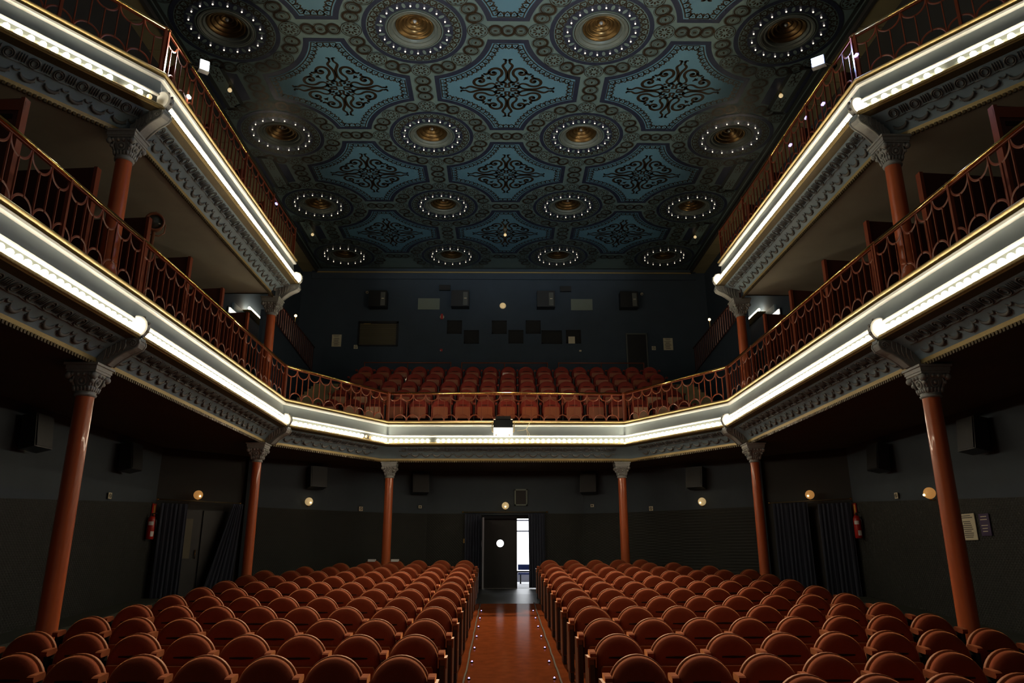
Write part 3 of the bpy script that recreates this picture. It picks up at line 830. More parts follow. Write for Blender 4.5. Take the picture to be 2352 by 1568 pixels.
# ------------------------------------------------------------------ columns
def make_column(h, r=.108, cap=.25):
    """base at z=0, top of abacus at z=h"""
    t = thing('column', '', 'column')
    m = MB(); m.mat('shaft')
    prof = [(r * 1.05, .42), (r * 1.10, .44)] + [(r * (1.06 - .10 * k / 8), .46 + (h - .86) * k / 8) for k in range(9)]
    n = 24
    m.lathe(prof, n, caps=False)
    m.build('shaft', t)
    m = MB(); m.mat('shaft'); m.lathe([(r * 1.9, 0), (r * 1.9, .10), (r * 1.7, .12), (r * 1.75, .16), (r * 1.4, .20), (r * 1.25, .36), (r * 1.3, .38), (r * 1.15, .43)], n, caps=True); m.build('base', t)
    m = MB(); m.mat('capital'); zt = h - .395
    m.lathe([(r * .98, zt - .02), (r * 1.15, zt - .01), (r * 1.18, zt + .01), (r * 1.02, zt + .02), (r * 1.12, zt + .035), (r, zt + .05)], n, caps=False); m.build('neck_ring', t)
    m = MB(); m.mat('capital'); c = cap
    bell = [(c * .50, zt + .04), (c * .52, zt + .08), (c * .56, zt + .13), (c * .66, zt + .18), (c * .78, zt + .225), (c * .84, zt + .26), (c * .86, zt + .28)]
    m.lathe(bell, 40, sq=5.0, caps=False)
    m.build('bell', t)
    m = MB(); m.mat('capital')
    for q in range(4):
        R = Matrix.Rotation(q * PI / 2, 3, 'Z')
        def T(x, y, z): v = R @ Vector((x, y, z)); return (v.x, v.y, v.z)
        f = -c * .74
        # central flower medallion
        cc = T(0, f * .96, zt + .165)
        m.tube([T(.052 * math.cos(g * PI / 6), f * (.90 + .10 * math.sin(g * PI / 6)), zt + .165 + .05 * math.sin(g * PI / 6)) for g in range(12)], .012, 5, closed=True)
        m.ball(cc, .024, 8, 6)
        # upper knobs and corner volutes
        for u in (-.11, -.037, .037, .11): m.ball(T(u, f * 1.13, zt + .245), .026, 8, 6)
        m.ball(T(c * .80, -c * .80, zt + .235), .045, 10, 8); m.ball(T(c * .66, -c * .66, zt + .17), .030, 8, 6)
        # acanthus tips
        for u in (-.09, -.045, 0, .045, .09):
            m.tube([T(u, f * .70, zt + .045), T(u, f * .76, zt + .08), T(u * 1.05, f * .86, zt + .105)], [.016, .020, .010], 5)
        m.tube([T(-.10, f * .80, zt + .11), T(-.115, f * .95, zt + .17), T(-.09, f * 1.1, zt + .22)], .012, 5)
        m.tube([T(.10, f * .80, zt + .11), T(.115, f * .95, zt + .17), T(.09, f * 1.1, zt + .22)], .012, 5)
    m.build('leaf_ornament', t)
    m = MB(); m.mat('capital')
    for z0_, z1_, w in ((h - .115, h - .085, c * .93), (h - .085, h - .03, c * .98), (h - .03, h - .0, c * 1.08)):
        m.box(-w, w, -w, w, z0_, z1_)
    m.build('abacus', t)
    return t
def col_at(x, y, z0, z1, label, r, cap):
    c = make_column(z1 - z0, r, cap); c.location = (x, y, z0); c['label'] = label; c['group'] = 'cast iron columns'
for sg, s in ((-1, 'left'), (1, 'right')):
    col_at(sg * XA, YA, floor_z(YA), 2.37, 'tall brick red column with grey capital, nearest one on the %s' % s, .112, .200)
    col_at(sg * XA, YB, floor_z(YB), 2.37, 'brick red column with grey capital beside the far seats on the %s' % s, .100, .200)
    col_at(sg * XC, YC, floor_z(YC), 2.37, 'brick red column behind the last row, %s of the doorway' % s, .112, .200)
    col_at(sg * XA, YA, 3.385, 5.76, 'short red column standing on the lower balcony, nearer one on the %s' % s, .112, .200)
    col_at(sg * XA, YB, 3.385, 5.76, 'short red column standing on the lower balcony, farther one on the %s' % s, .105, .200)

# ------------------------------------------------------------------ railings
def mk(fn, name):
    b = MB(); fn(b); o = b.build(name); me = o.data; bpy.data.objects.remove(o); return me
RH = .735        # rail height above the ledge
def _long(b): b.mat('iron'); b.box(-.007, .007, -.010, .010, .165, RH - .02)
def _short(b): b.mat('iron'); b.box(-.007, .007, -.010, .010, .01, RH - .19)
def _post(b): b.mat('iron'); b.box(-.019, .019, -.022, .022, 0, RH + .035); b.box(-.023, .023, -.026, .026, RH + .035, RH + .045)
def arc_mesh(b, rad, z, sgn):
    b.mat('iron')
    b.tube([(rad * math.cos(PI * i / 14), 0, z + sgn * rad * math.sin(PI * i / 14)) for i in range(15)], .010, 4, caps=True, smooth=False, flat=(.55, 1.5))
me_long = mk(_long, 'baluster'); me_short = mk(_short, 'baluster'); me_post = mk(_post, 'post')
def railing(a, b, z, label, npan, ndiv, extra_post=(), drop=0):
    """a,b plan ends; npan panels between posts, ndiv arcs per panel"""
    d, n, L = segframe(a, b)
    t = thing('balcony_railing', label, 'railing', (a[0], a[1], z), math.atan2(d.y, d.x), 'iron railings of the balconies')
    m = MB(); m.mat('brass'); m.tube([(0, 0, RH + .028), (L, 0, RH + .028)], .026, 14); m.build('handrail', t)
    m = MB(); m.mat('iron'); m.box(0, L, -.013, .013, RH - .022, RH - .006); m.box(0, L, -.015, .015, .004, .018); m.build('bars', t)
    for i in range(npan + 1):
        c = bpy.data.objects.new('post', me_post); COL.objects.link(c); c.parent = t
        c.location = (min(max(L * i / npan, .03), L - .03), 0, 0)
    N = npan * ndiv; p = L / N
    hu = mk(lambda q: arc_mesh(q, p / 2 - .006, RH - .022, -1), 'hoop'); hl = mk(lambda q: arc_mesh(q, p / 2 - .004, .012, 1), 'hoop')
    me_l = me_long
    for i in range(N):
        c = bpy.data.objects.new('hanging_hoop', hu); COL.objects.link(c); c.parent = t; c.location = ((i + .5) * p, 0, 0)
        c = bpy.data.objects.new('baluster', me_short); COL.objects.link(c); c.parent = t; c.location = ((i + .5) * p, 0, 0)
        if i % ndiv:
            c = bpy.data.objects.new('baluster', me_l); COL.objects.link(c); c.parent = t; c.location = (i * p, 0, 0)
        if i < N - 1:
            c = bpy.data.objects.new('standing_hoop', hl); COL.objects.link(c); c.parent = t; c.location = ((i + 1) * p, 0, 0)
def seg_pts(path, i, o=-.115):
    q = off_path(path, o); return q[i], q[i + 1]
zr = ZL + .53
labs = ['red iron railing with brass handrail, lower balcony, left side nearest the viewer', 'red iron railing with brass handrail, lower balcony, left side between two columns',
        'red iron railing with brass handrail, lower balcony, left canted bay', 'red iron railing with brass handrail, lower balcony, straight across the middle',
        'red iron railing with brass handrail, lower balcony, right canted bay', 'red iron railing with brass handrail, lower balcony, right side between two columns',
        'red iron railing with brass handrail, lower balcony, right side nearest the viewer']
for i, (np_, nd) in enumerate(((2, 5), (4, 5), (1, 10), (1, 19), (1, 10), (4, 5), (2, 5))):
    a, b = seg_pts(PATH_L, i); railing(a, b, zr, labs[i], np_, nd)
zr = ZU + .53
a, b = seg_pts(PATH_UL, 0); railing(a, b, zr, 'red iron railing with brass handrail, upper left balcony, canted near part', 2, 4)
a, b = seg_pts(PATH_UL, 1); railing(a, b, zr, 'red iron railing with brass handrail, upper left balcony, long side', 4, 5)
a, b = seg_pts(PATH_UR, 1); railing(a, b, zr, 'red iron railing with brass handrail, upper right balcony, long side', 4, 5)
a, b = seg_pts(PATH_UR, 2); railing(a, b, zr, 'red iron railing with brass handrail, upper right balcony, canted near part', 2, 4)

# ================================================================== SEATS
def outline(hw, zc, zb, n=18):
    """half round top of radius hw centred at zc, straight sides down to zb"""
    pts = [(-hw * .96, zb), (hw * .96, zb), (hw, zb + .08)]
    for i in range(n + 1):
        a = PI * i / n; pts.append((hw * math.cos(a), zc + hw * math.sin(a)))
    pts.append((-hw, zb + .08)); return pts
def pad(mb, hw, zc, zb, rings, n=18, tilt=0.0):
    """rings: list of (inset, y)"""
    k = None; base = len(mb.v)
    for ins, y in rings:
        o = outline(hw - ins, zc, zb + ins, n); k = len(o)
        for x, z in o: mb.v.append((x, y + (z - .45) * tilt, z))
    for r in range(len(rings) - 1):
        for j in range(k):
            mb.f.append([base + r * k + j, base + r * k + (j + 1) % k, base + (r + 1) * k + (j + 1) % k, base + (r + 1) * k + j]); mb.m.append(mb.cur); mb.sm.append(True)
    mb.f.append([base + j for j in range(k)]); mb.m.append(mb.cur); mb.sm.append(True)
    mb.f.append([base + (len(rings) - 1) * k + j for j in range(k)][::-1]); mb.m.append(mb.cur); mb.sm.append(True)
def make_seat(name, velvet, front, w, arm_side, endpanel=False):
    t = thing(name, '', 'seat')
    hw = w / 2 - .035; zc = .85 - hw; TL = .14
    m = MB(); m.mat(velvet)
    pad(m, hw, zc, .40, [(.02, .035), (.0, .02), (.002, -.012), (.010, -.034), (.024, -.050), (.044, -.060), (.075, -.062), (.125, -.058)], tilt=TL)
    bk = m.build('backrest', t)
    m = MB(); m.mat('seam'); zs = .655
    m.prism([(-.115, -.006), (0, -.012), (.115, -.006), (.115, .006), (0, .010), (-.115, .006)], -.066, -.05, T=lambda p: (p[0], p[2] + (zs - .45) * TL, zs + p[1]))
    m.build('seam', bk)
    m = MB(); m.mat('shell' if velvet == 'velvet' else 'velvet2')
    pad(m, hw + .014, zc - .004, .30, [(.012, .084), (.0, .076), (.0, .046), (.004, .040)], tilt=TL)
    m.build('back_shell', t)
    # tipped-up seat pan
    m = MB(); m.mat(front)
    P = [(-.20, .27), (.20, .27), (.215, .30), (.205, .56), (.19, .585), (-.19, .585), (-.205, .56), (-.215, .30)]
    m.prism([(x, z) for x, z in P], -.125, -.110, T=lambda p: (p[0], p[2] + (.45 - p[1]) * .10, p[1]))
    m.mat(velvet)
    m.prism([(x * .97, z) for x, z in P], -.110, -.055, T=lambda p: (p[0], p[2] + (.45 - p[1]) * .10, p[1]))
    m.build('seat_pan', t)
    xs = [s * w / 2 for s in arm_side]
    for x in xs:
        m = MB(); m.mat(velvet)
        m.smooth = True
        arm = [(-.10, .655), (-.115, .675), (-.11, .70), (-.085, .712), (.05, .722), (.06, .70), (.05, .665)]
        aw = .030
        m.prism(arm, -aw, aw, T=lambda p: (x + p[2], p[0], p[1]))
        m.mat('black'); m.box(x - .012, x + .012, -.08, .06, 0.0, .66)
        m.build('armrest', t)
    if endpanel:
        x = xs[0]; e = 1 if x > 0 else -1
        m = MB(); m.mat('wood')
        m.box(min(x - e * .01, x + e * .045), max(x - e * .01, x + e * .045), -.12, .20, .11, .655)
        m.mat('black'); m.box(min(x, x + e * .035), max(x, x + e * .035), -.10, .18, 0, .11)
        m.box(min(x - e * .012, x + e * .03), max(x - e * .012, x + e * .03), -.128, -.12, .12, .60)
        m.mat('ply'); m.box(min(x - e * .03, x + e * .055), max(x - e * .03, x + e * .055), -.14, .05, .655, .672)
        m.box(min(x - e * .03, x - e * .018), max(x - e * .03, x - e * .018), -.14, -.125, .58, .655); m.box(min(x + e * .043, x + e * .055), max(x + e * .043, x + e * .055), -.14, -.125, .58, .655)
        m.build('end_panel', t)
    return t
SW = .557
proto = {('L', 0): make_seat('cinema_seat', 'velvet', 'shell', SW, (1, -1), True), ('L', 1): make_seat('cinema_seat', 'velvet', 'shell', SW, (-1,)),
         ('R', 0): make_seat('cinema_seat', 'velvet', 'shell', SW, (-1, 1), True), ('R', 1): make_seat('cinema_seat', 'velvet', 'shell', SW, (1,))}
used = set()
def place(key, x, y, z, rz, label, group):
    if key not in used:
        o = proto[key]; used.add(key); o.location = (x, y, z); o.rotation_euler = (0, 0, rz); o['label'] = label; o['group'] = group
    else: o = dup(proto[key], (x, y, z), rz, label, group)
    return o
NL = [7, 8, 8, 8, 8, 8, 8, 8, 8, 7, 6, 5]
for k in range(12):
    for side, sg, x0 in (('left', -1, -.99), ('right', 1, 1.03)):
        for i in range(NL[k]):
            x = x0 + sg * SW * i
            y = 6.62 + 1.04 * k + (.016 + .0012 * k) * max(0, abs(x) - 1) ** 2
            y -= .02
            place((side[0].upper(), 0 if i == 0 else 1), x, y + .055, floor_z(y) + .012, sg * -.0 , 'rust velvet cinema seat, %s from the centre aisle, %s row from the front, %s block' % (ORD[i + 1], ORD[k + 1], side), 'rust seats in the stalls')
for i, x in enumerate((2.16, 2.70, 3.26, 3.80)):
    y = 5.86
    place(('R', 1), x, y, floor_z(y) + .012, 0, 'rust seat cut by the bottom edge, %s from left, nearest row on the right' % ORD[i + 1], 'rust seats in the stalls')
# white reserved tags on the last row
for i, (x, lab) in enumerate(((-3.22, 'left one'), (-2.66, 'right one'))):
    m = MB(); m.mat('white'); yy = 6.62 + 11.44 + (.016 + .0132) * (abs(x) - 1) ** 2 + .09
    m.box(x - .085, x + .085, yy - .08, yy + .08, floor_z(18) + .84, floor_z(18) + .895)
    tag(m.build('paper_tag'), 'white paper tag lying on top of a last row seat, ' + lab, 'tag', 'paper tags on the last row')
# balcony seats
BW = .625
pb = {(0, 0): make_seat('cinema_seat', 'velvet2', 'ply', BW, (1,)), (0, 1): make_seat('cinema_seat', 'velvet2', 'ply_lit', BW, (1,)),
      (1, 0): make_seat('cinema_seat', 'velvet2', 'ply', BW, (1, -1)), (1, 1): make_seat('cinema_seat', 'velvet2', 'ply_lit', BW, (1, -1))}
ub = set()
for k in range(5):
    for i in range(17):
        x = .04 + .02 * k + (i - 8) * BW
        pale = 1 if (k == 0 and (i < 3 or i > 13)) or (k == 1 and (i < 2 or i > 14)) else 0  # end seats get the plywood with bulb light put into its colour
        lab = 'dark red balcony seat, %s from the left end, %s row up from the railing' % (ORD[i + 1], ORD[k + 1])
        key = (1 if i == 0 else 0, pale); src = pb[key]
        if key not in ub: o = src; ub.add(key)
        else: o = dup(src, (0, 0, 0))
        o.location = (x, ROWY[k], deckz(k)); o.rotation_euler = (0, 0, 0); o['label'] = lab; o['group'] = 'dark red seats on the rear balcony'
# standing rails behind the balcony seats
for a, b, w in ((-5.58, -2.12, 'left'), (-1.73, 1.72, 'middle'), (2.12, 5.57, 'right')):
    m = MB(); m.mat('iron'); z = 7.33 - .42; yy = 26.3
    f = yy / 28.1; z = 7.33 * f
    m.tube([(a * f, yy, z), (b * f, yy, z)], .022, 8)
    t = thing('standing_rail', 'thin red rail above the last balcony row, %s of three' % w, 'rail', (0, 0, 0), 0, 'standing rails behind the balcony')
    m.build('bar', t)
    for x in (a * f + .02, (a + b) * f / 2, b * f - .02):
        m = MB(); m.mat('iron'); m.tube([(x, yy, deckz(4) + .3), (x, yy, z)], .018, 8); m.build('post', t)

# ================================================================== GALLERY FURNITURE
def loge(x0, x1, y, z, h, label, grp, slot=False):
    t = thing('loge_partition', label, 'partition', (0, y, z), 0, grp); s = 1 if x1 > x0 else -1
    m = MB(); m.mat('iron'); m.box(min(x0, x0 + s * .045), max(x0, x0 + s * .045), -.05, .05, 0, h); m.build('front_post', t)
    m = MB(); m.mat('darkred')
    m.prism([(x0 + s * .045, 0), (x1, 0), (x1, h - .12), (x0 + s * .045, h)], -.025, .025, T=lambda p: (p[0], p[2], p[1]))
    m.build('panel', t)
    if slot:
        m = MB(); m.mat('iron')
        m.box(min(x0, x1), max(x0, x1), -.035, -.025, h - .16, h - .02); m.box(min(x0 + s * .6, x0 + s * .7), max(x0 + s * .6, x0 + s * .7), -.035, -.025, 0, h - .1)
        m.build('frame', t)
        m = MB(); m.mat('seam'); m.box(min(x0 + s * .12, x0 + s * .55), max(x0 + s * .12, x0 + s * .55), -.032, -.024, h - .27, h - .21); m.build('slot', t)
for sg, s in ((-1, 'left'), (1, 'right')):
    for i, y in enumerate((7.37, 8.93, 10.45, 12.02, 13.58, 15.07)):
        loge(sg * 5.60, sg * 7.9, y, 3.385, 1.66, 'red edged box partition on the lower %s balcony, %s from the stage end' % (s, ORD[i + 1]), 'box partitions on the side balconies', i == 0)
    for i, y in enumerate((10.6, 12.3, 14.0, 15.5)):
        loge(sg * 5.65, sg * 8.25, y, ZU + .5, 1.15, 'low box partition on the upper %s balcony, %s from the stage end' % (s, ORD[i + 1]), 'box partitions on the upper balconies')
# bentwood chairs in the boxes
ch = thing('bentwood_chair', '', 'chair')
m = MB(); m.mat('iron'); m.lathe([(.0001, .45), (.20, .45), (.21, .465), (.20, .48), (.0001, .48)], 18); m.build('seat', ch)
for sx in (-1, 1):
    for sy in (-1, 1):
        m = MB(); m.mat('iron'); m.tube([(sx * .15, sy * .15, .46), (sx * .19, sy * .19, 0)], [.015, .012], 6); m.build('leg', ch)
m = MB(); m.mat('redink'); m.tube([(-.18, .16, .46), (-.20, .21, .70), (-.16, .24, .84), (0, .26, .90), (.16, .24, .84), (.20, .21, .70), (.18, .16, .46)], .014, 6)
m.tube([(-.10, .17, .46), (-.11, .22, .68), (0, .25, .78), (.11, .22, .68), (.10, .17, .46)], .010, 6); m.build('backrest', ch)
n_ = 0
for sg, s in ((-1, 'left'), (1, 'right')):
    for i, y in enumerate((6.15, 7.80, 9.30, 10.82, 12.42, 13.95)):
        for q in (0, 1):
            lab = 'red bentwood chair in the %s box of the lower %s balcony, %s one' % (ORD[i + 1], s, 'nearer' if q == 0 else 'farther')
            loc = (sg * (5.95 + .2 * q), y + .50 * q, 3.385)
            o = ch if n_ == 0 else dup(ch, loc); n_ += 1
            o.location = loc; o.rotation_euler = (0, 0, (PI / 2 if sg < 0 else -PI / 2) + .3 * math.sin(7 * i + q)); o['label'] = lab; o['group'] = 'chairs in the balcony boxes'

# theatre spotlight on a stand, lower left balcony
t = thing('stage_spotlight', 'old brown theatre spotlight on a stand behind the lower left railing', 'spotlight', (-5.62, 10.62, 3.385))
m = MB(); m.mat('rustmetal'); m.tube([(0, 0, 0), (0, 0, 1.50)], .028, 10); m.tube([(-.25, 0, 0), (0, 0, .35), (.25, 0, 0)], .015, 6); m.tube([(0, -.25, 0), (0, 0, .35), (0, .25, 0)], .015, 6); m.build('stand', t)
HD = Vector((.42, -.85, -.22)).normalized(); U = HD.cross(Vector((0, 0, 1))).normalized(); V = U.cross(HD)
def HT(p): v = Vector((0, 0, 1.66)) + U * p[0] + V * p[1] + HD * p[2]; return tuple(v)
m = MB(); m.mat('rustmetal'); m.lathe([(.0001, -.26), (.09, -.26), (.12, -.22), (.12, .02), (.135, .03), (.135, .06), (.12, .10), (.145, .11), (.145, .13), (.115, .13), (.11, .08)], 28, T=HT); hs = m.build('housing', t)
m = MB(); m.mat('lensglass'); m.lathe([(.0001, .12), (.05, .115), (.11, .08)], 28, T=HT, caps=False); m.build('lens', hs)
m = MB(); m.mat('rustmetal'); m.tube([HT((-.155, 0, 0)), HT((-.155, -.14, .0)), HT((-.08, -.20, 0)), HT((.08, -.20, 0)), HT((.155, -.14, 0)), HT((.155, 0, 0))], .010, 6); m.build('yoke', t)
m = MB(); m.mat('rustmetal'); m.tube([HT((0, .135, .04)), HT((0, .17, .04))], .010, 6); m.build('knob', hs)

# flood lamps clamped to the upper railings
def flood(loc, aim, mname, label, w, h, watts, col, ang, hot):
    t = thing('flood_lamp', label, 'lamp', loc, 0, None)
    D = (Vector(aim) - Vector(loc)).normalized(); U = D.cross(Vector((0, 0, 1))).normalized(); V = U.cross(D)
    def T(p): v = U * p[0] + V * p[1] + D * p[2]; return tuple(v)
    m = MB(); m.mat('black'); m.box(-w / 2 - .015, w / 2 + .015, -h / 2 - .015, h / 2 + .015, -.09, .0, T=T); m.build('housing', t)
    m = MB(); m.mat(mname); m.box(-w / 2, w / 2, -h / 2, h / 2, .0, .012, T=T); m.build('glass', t)
    m = MB(); m.mat('black'); sx = -1 if loc[0] < 0 else 1
    m.tube([T((0, 0, -.06)), (sx * .12, .02, -.02), (sx * .262, .02, 7.552 - loc[2])], .012, 6); m.box(min(sx * .23, sx * .29), max(sx * .23, sx * .29), -.03, .07, 7.49 - loc[2], 7.59 - loc[2]); m.build('clamp', t)
    l = bpy.data.lights.new('beam', 'SPOT'); l.energy = watts; l.color = col; l.spot_size = math.radians(ang); l.spot_blend = .35; l.shadow_soft_size = .05
    o = bpy.data.objects.new('beam', l); COL.objects.link(o); o.parent = t; o.location = T((0, 0, .03))
    o.rotation_euler = D.to_track_quat('-Z', 'Y').to_euler()
flood((-4.88, 10.00, 7.50), (0.0, 3.5, 8.4), 'flood', 'small white hot flood lamp clamped to the upper left railing', .13, .17, 300, (1.0, .95, .85), 165, 1)
flood((4.93, 9.90, 7.60), (0.0, 3.5, 8.2), 'flood_blue', 'small blue white flood lamp clamped to the upper right railing', .18, .15, 200, (.35, .5, 1.0), 165, 1)
for i, (x, y, z, lab) in enumerate(((-5.10, 10.08, 6.97, 'left upper railing, below the hot lamp'), (-5.10, 14.65, 7.43, 'left upper railing, far end'), (5.16, 10.37, 7.13, 'right upper railing, below the blue lamp'),
                                    (5.16, 9.19, 7.16, 'right upper railing, by the corner post'), (5.16, 11.01, 7.29, 'right upper railing, second panel'), (5.16, 11.76, 7.21, 'right upper railing, third panel'))):
    m = MB(); m.mat('led' if x > 0 or i == 1 else 'flood'); m.box(x - .02, x + .02, y - .035, y + .035, z - .015, z + .015)
    tag(m.build('indicator_lamp'), 'tiny bright indicator lamp, ' + lab, 'lamp', 'tiny indicator lamps on the upper railings')

# flood hanging on the middle of the balcony
t = thing('work_light', 'white fronted work light hanging on the middle of the balcony front', 'work light', (-.08, 18.90, 3.0))
m = MB(); m.mat('black'); m.prism([(-.04, .16), (.16, .20), (.16, .44), (.02, .40)], -.25, .25, T=lambda p: (p[2], p[0], p[1])); hs = m.build('housing', t)
m = MB(); m.mat('panel_lit'); m.prism([(-.11, .0), (-.08, -.03), (.10, .10), (.08, .18), (-.14, .165)], -.25, .25, T=lambda p: (p[2], p[0], p[1])); m.build('reflector', hs)
m = MB(); m.mat('gilt'); m.tube([(-.285, 0, .33), (-.285, -.02, .10), (-.26, -.02, .06)], .012, 6); m.tube([(.285, 0, .33), (.285, -.02, .10), (.26, -.02, .06)], .012, 6); m.build('yoke', t)
m = MB(); m.mat('socket'); m.ball((-.18, -.09, -.02), .016); m.ball((.16, -.09, -.02), .016); m.build('screw', t)
m = MB(); m.mat('black'); m.box(-.20, .20, .04, .14, .42, .50); m.build('clamp', t)
m = MB(); m.mat('pale')
for P in ([(.28, 18.9, 3.10), (.45, 18.96, 3.13), (.53, 18.98, 3.16), (.62, 19.0, 3.33)], [(.53, 18.98, 3.16), (.56, 18.97, 3.02), (.60, 18.96, 2.90)], [(.53, 18.98, 3.16), (.60, 18.97, 3.04), (.62, 18.96, 2.93)]):
    m.tube(P, .007, 5)
m.ball((.61, 18.96, 2.90), .022)
tag(m.build('lamp_cable'), 'thin pale cable dangling beside the work light', 'cable')

# ================================================================== REAR WALL OF THE BALCONY
YW_ = YBACK - .005
def on_wall(x, z, w, h, y0, y1): return (x - w / 2, x + w / 2, YW_ - y1, YW_ - y0, z - h / 2, z + h / 2)
for x, z, w in ((-5.10, 9.90, 'far left'), (-1.79, 9.92, 'left of centre'), (1.67, 9.91, 'right of centre'), (5.04, 9.90, 'far right')):
    t = thing('wall_speaker', 'black box loudspeaker high on the blue rear wall, ' + w, 'speaker', (x, YW_, z), 0, 'loudspeakers on the blue rear wall')
    m = MB(); m.mat('black'); m.box(-.36, .36, -.40, 0, -.34, .34); m.build('cabinet', t)
    m = MB(); m.mat('grille'); m.box(.12, .30, -.415, -.40, -.30, .26); hp = m.build('horn_plate', t)
    m = MB(); m.mat('pale'); m.box(.16, .26, -.42, -.415, -.02, .01); m.build('badge', hp)
for x, z, w in ((-3.08, 9.80, 'left'), (3.15, 9.79, 'right')):
    m = MB(); m.mat('plate'); m.box(*on_wall(x, z, .88, .48, 0, .03))
    tag(m.build('ventilation_plate'), 'sage green rectangular plate on the blue rear wall, %s one' % w, 'vent', 'sage plates on the rear wall')
for x, z, w in ((-2.44, 10.48, 'left'), (2.5, 10.45, 'right')):
    m = MB(); m.mat('black'); m.box(*on_wall(x, z, .45, .22, 0, .12))
    tag(m.build('junction_box'), 'small dark box above the sage plate on the rear wall, %s one' % w, 'box', 'dark boxes on the rear wall')
t = thing('round_wall_lamp', 'round white wall lamp in the middle of the blue rear wall', 'lamp', (-.07, YW_, 9.73))
m = MB(); m.mat('globe'); m.lathe([(.0001, .13), (.07, .12), (.115, .07), (.125, .03)], 24, T=lambda p: (p[0], -p[2], p[1]), caps=False); m.build('glass', t)
m = MB(); m.mat('pale'); m.lathe([(.125, .035), (.135, .02), (.135, 0), (.0001, 0)], 24, T=lambda p: (p[0], -p[2], p[1])); m.build('rim', t)
t = thing('fire_bell', 'red fire bell on the blue rear wall left of the centre lamp', 'bell', (-2.53, YW_, 9.24))
m = MB(); m.mat('pale'); m.lathe([(.0001, .05), (.085, .05), (.095, .0)], 20, T=lambda p: (p[0], -p[2], p[1])); m.build('dish', t)
m = MB(); m.mat('red'); m.box(-.045, .045, -.10, -.04, -.11, .11); m.build('housing', t)
t = thing('call_point', 'small red alarm button low on the blue rear wall', 'alarm', (-2.53, YW_, 7.85))
m = MB(); m.mat('red'); m.box(-.05, .05, -.04, 0, -.05, .05); m.build('housing', t)
m = MB(); m.mat('white'); m.box(-.045, -.01, -.045, -.04, -.05, -.015); m.build('button', t)
m = MB(); m.mat('pale'); m.box(*on_wall(3.04, 7.84, .09, .06, 0, .02)); tag(m.build('light_switch'), 'cream light switch on the blue rear wall right of the projection windows', 'switch')
for x, z, w in ((-5.61, 10.29, 'left'), (5.63, 10.26, 'right')):
    t = thing('smoke_detector', 'small pale detector high on the blue rear wall, %s one' % w, 'detector', (x, YW_, z), 0, 'detectors on the rear wall')
    m = MB(); m.mat('pale'); m.lathe([(.0001, .06), (.04, .06), (.06, .03), (.06, 0), (.0001, 0)], 16, T=lambda p: (p[0], -p[2], p[1])); m.build('body', t)
    m = MB(); m.mat('black'); m.ball((.01, -.065, -.015), .022); m.build('eye', t)
# projection ports
for i, (x, z, w) in enumerate(((-2.02, 8.82, .60), (-1.33, 8.41, .60), (-.21, 8.82, .60), (.46, 8.42, .60), (1.16, 8.83, .60), (1.90, 8.41, .82), (2.78, 8.43, .60))):
    t = thing('projection_port', 'dark square projection window in the rear wall, %s from the left' % ORD[i + 1], 'projection window', (x, YW_, z), 0, 'projection windows in the rear wall')
    m = MB(); m.mat('portglass'); h = .56
    m.box(-w / 2, w / 2, -.03, 0, h / 2 - .05, h / 2); m.box(-w / 2, w / 2, -.03, 0, -h / 2, -h / 2 + .05)
    m.box(-w / 2, -w / 2 + .05, -.03, 0, -h / 2, h / 2); m.box(w / 2 - .05, w / 2, -.03, 0, -h / 2, h / 2); m.build('frame', t)
    m = MB(); m.mat('portglass'); m.box(-w / 2 + .05, w / 2 - .05, -.010, 0, -h / 2 + .05, h / 2 - .05); m.build('recess', t)
    m = MB(); m.mat('portglass'); m.box(-.16, .16, -.018, -.010, -h / 2 + .05, .06); m.build('pane', t)
m = MB(); m.mat('pale'); m.box(*on_wall(2.70, 8.28, .26, .29, .03, .04)); tag(m.build('paper_notice'), 'cream sheet of paper stuck on the rightmost projection window', 'notice')
# shuttered window
t = thing('shuttered_window', 'wide window with dull ochre shutter at the left of the rear wall', 'window', (-5.07, YW_, 8.53))
m = MB(); m.mat('black'); m.box(-.80, .80, -.05, 0, .43, .52); m.box(-.80, .80, -.05, 0, -.52, -.47); m.box(-.80, -.74, -.05, 0, -.5, .5); m.box(.72, .80, -.05, 0, -.5, .5); m.build('frame', t)
m = MB(); m.mat('shutter')
for k in range(11): m.box(-.74, .72, -.03, -.012, -.47 + k * .081, -.47 + k * .081 + .076)
m.build('shutter', t)
m = MB(); m.mat('amber'); m.box(-.60, -.32, -.036, -.03, .405, .418); m.build('headrail', t)
def lined_poster(name, label, loc, w, h, rz, cols=('pale', 'ink'), lines=12, grp=None):
    t = thing(name, label, 'poster', loc, rz, grp)
    m = MB(); m.mat(cols[0]); m.box(-w / 2, w / 2, -.012, 0, -h / 2, h / 2); sh = m.build('sheet', t)
    m = MB(); m.mat(cols[1]); rnd = random.Random(hash(label) % 1000 if False else len(label))
    for k in range(lines):
        z = h / 2 - h * (k + 1) / (lines + 1.5); a = rnd.uniform(.45, .85) * w / 2
        if k == 2: continue
        m.box(-a, a * rnd.uniform(.6, 1), -.0135, -.012, z - .007, z + .007)
    m.build('print', sh)
lined_poster('wall_poster', 'cream poster with lines of small print, left end of the blue rear wall', (-6.72, YW_, 8.24), .38, .50, 0, grp='cream posters on the rear wall')
lined_poster('wall_poster', 'cream poster with lines of small print, right end of the blue rear wall', (6.59, YW_, 8.13), .38, .50, 0, grp='cream posters on the rear wall')
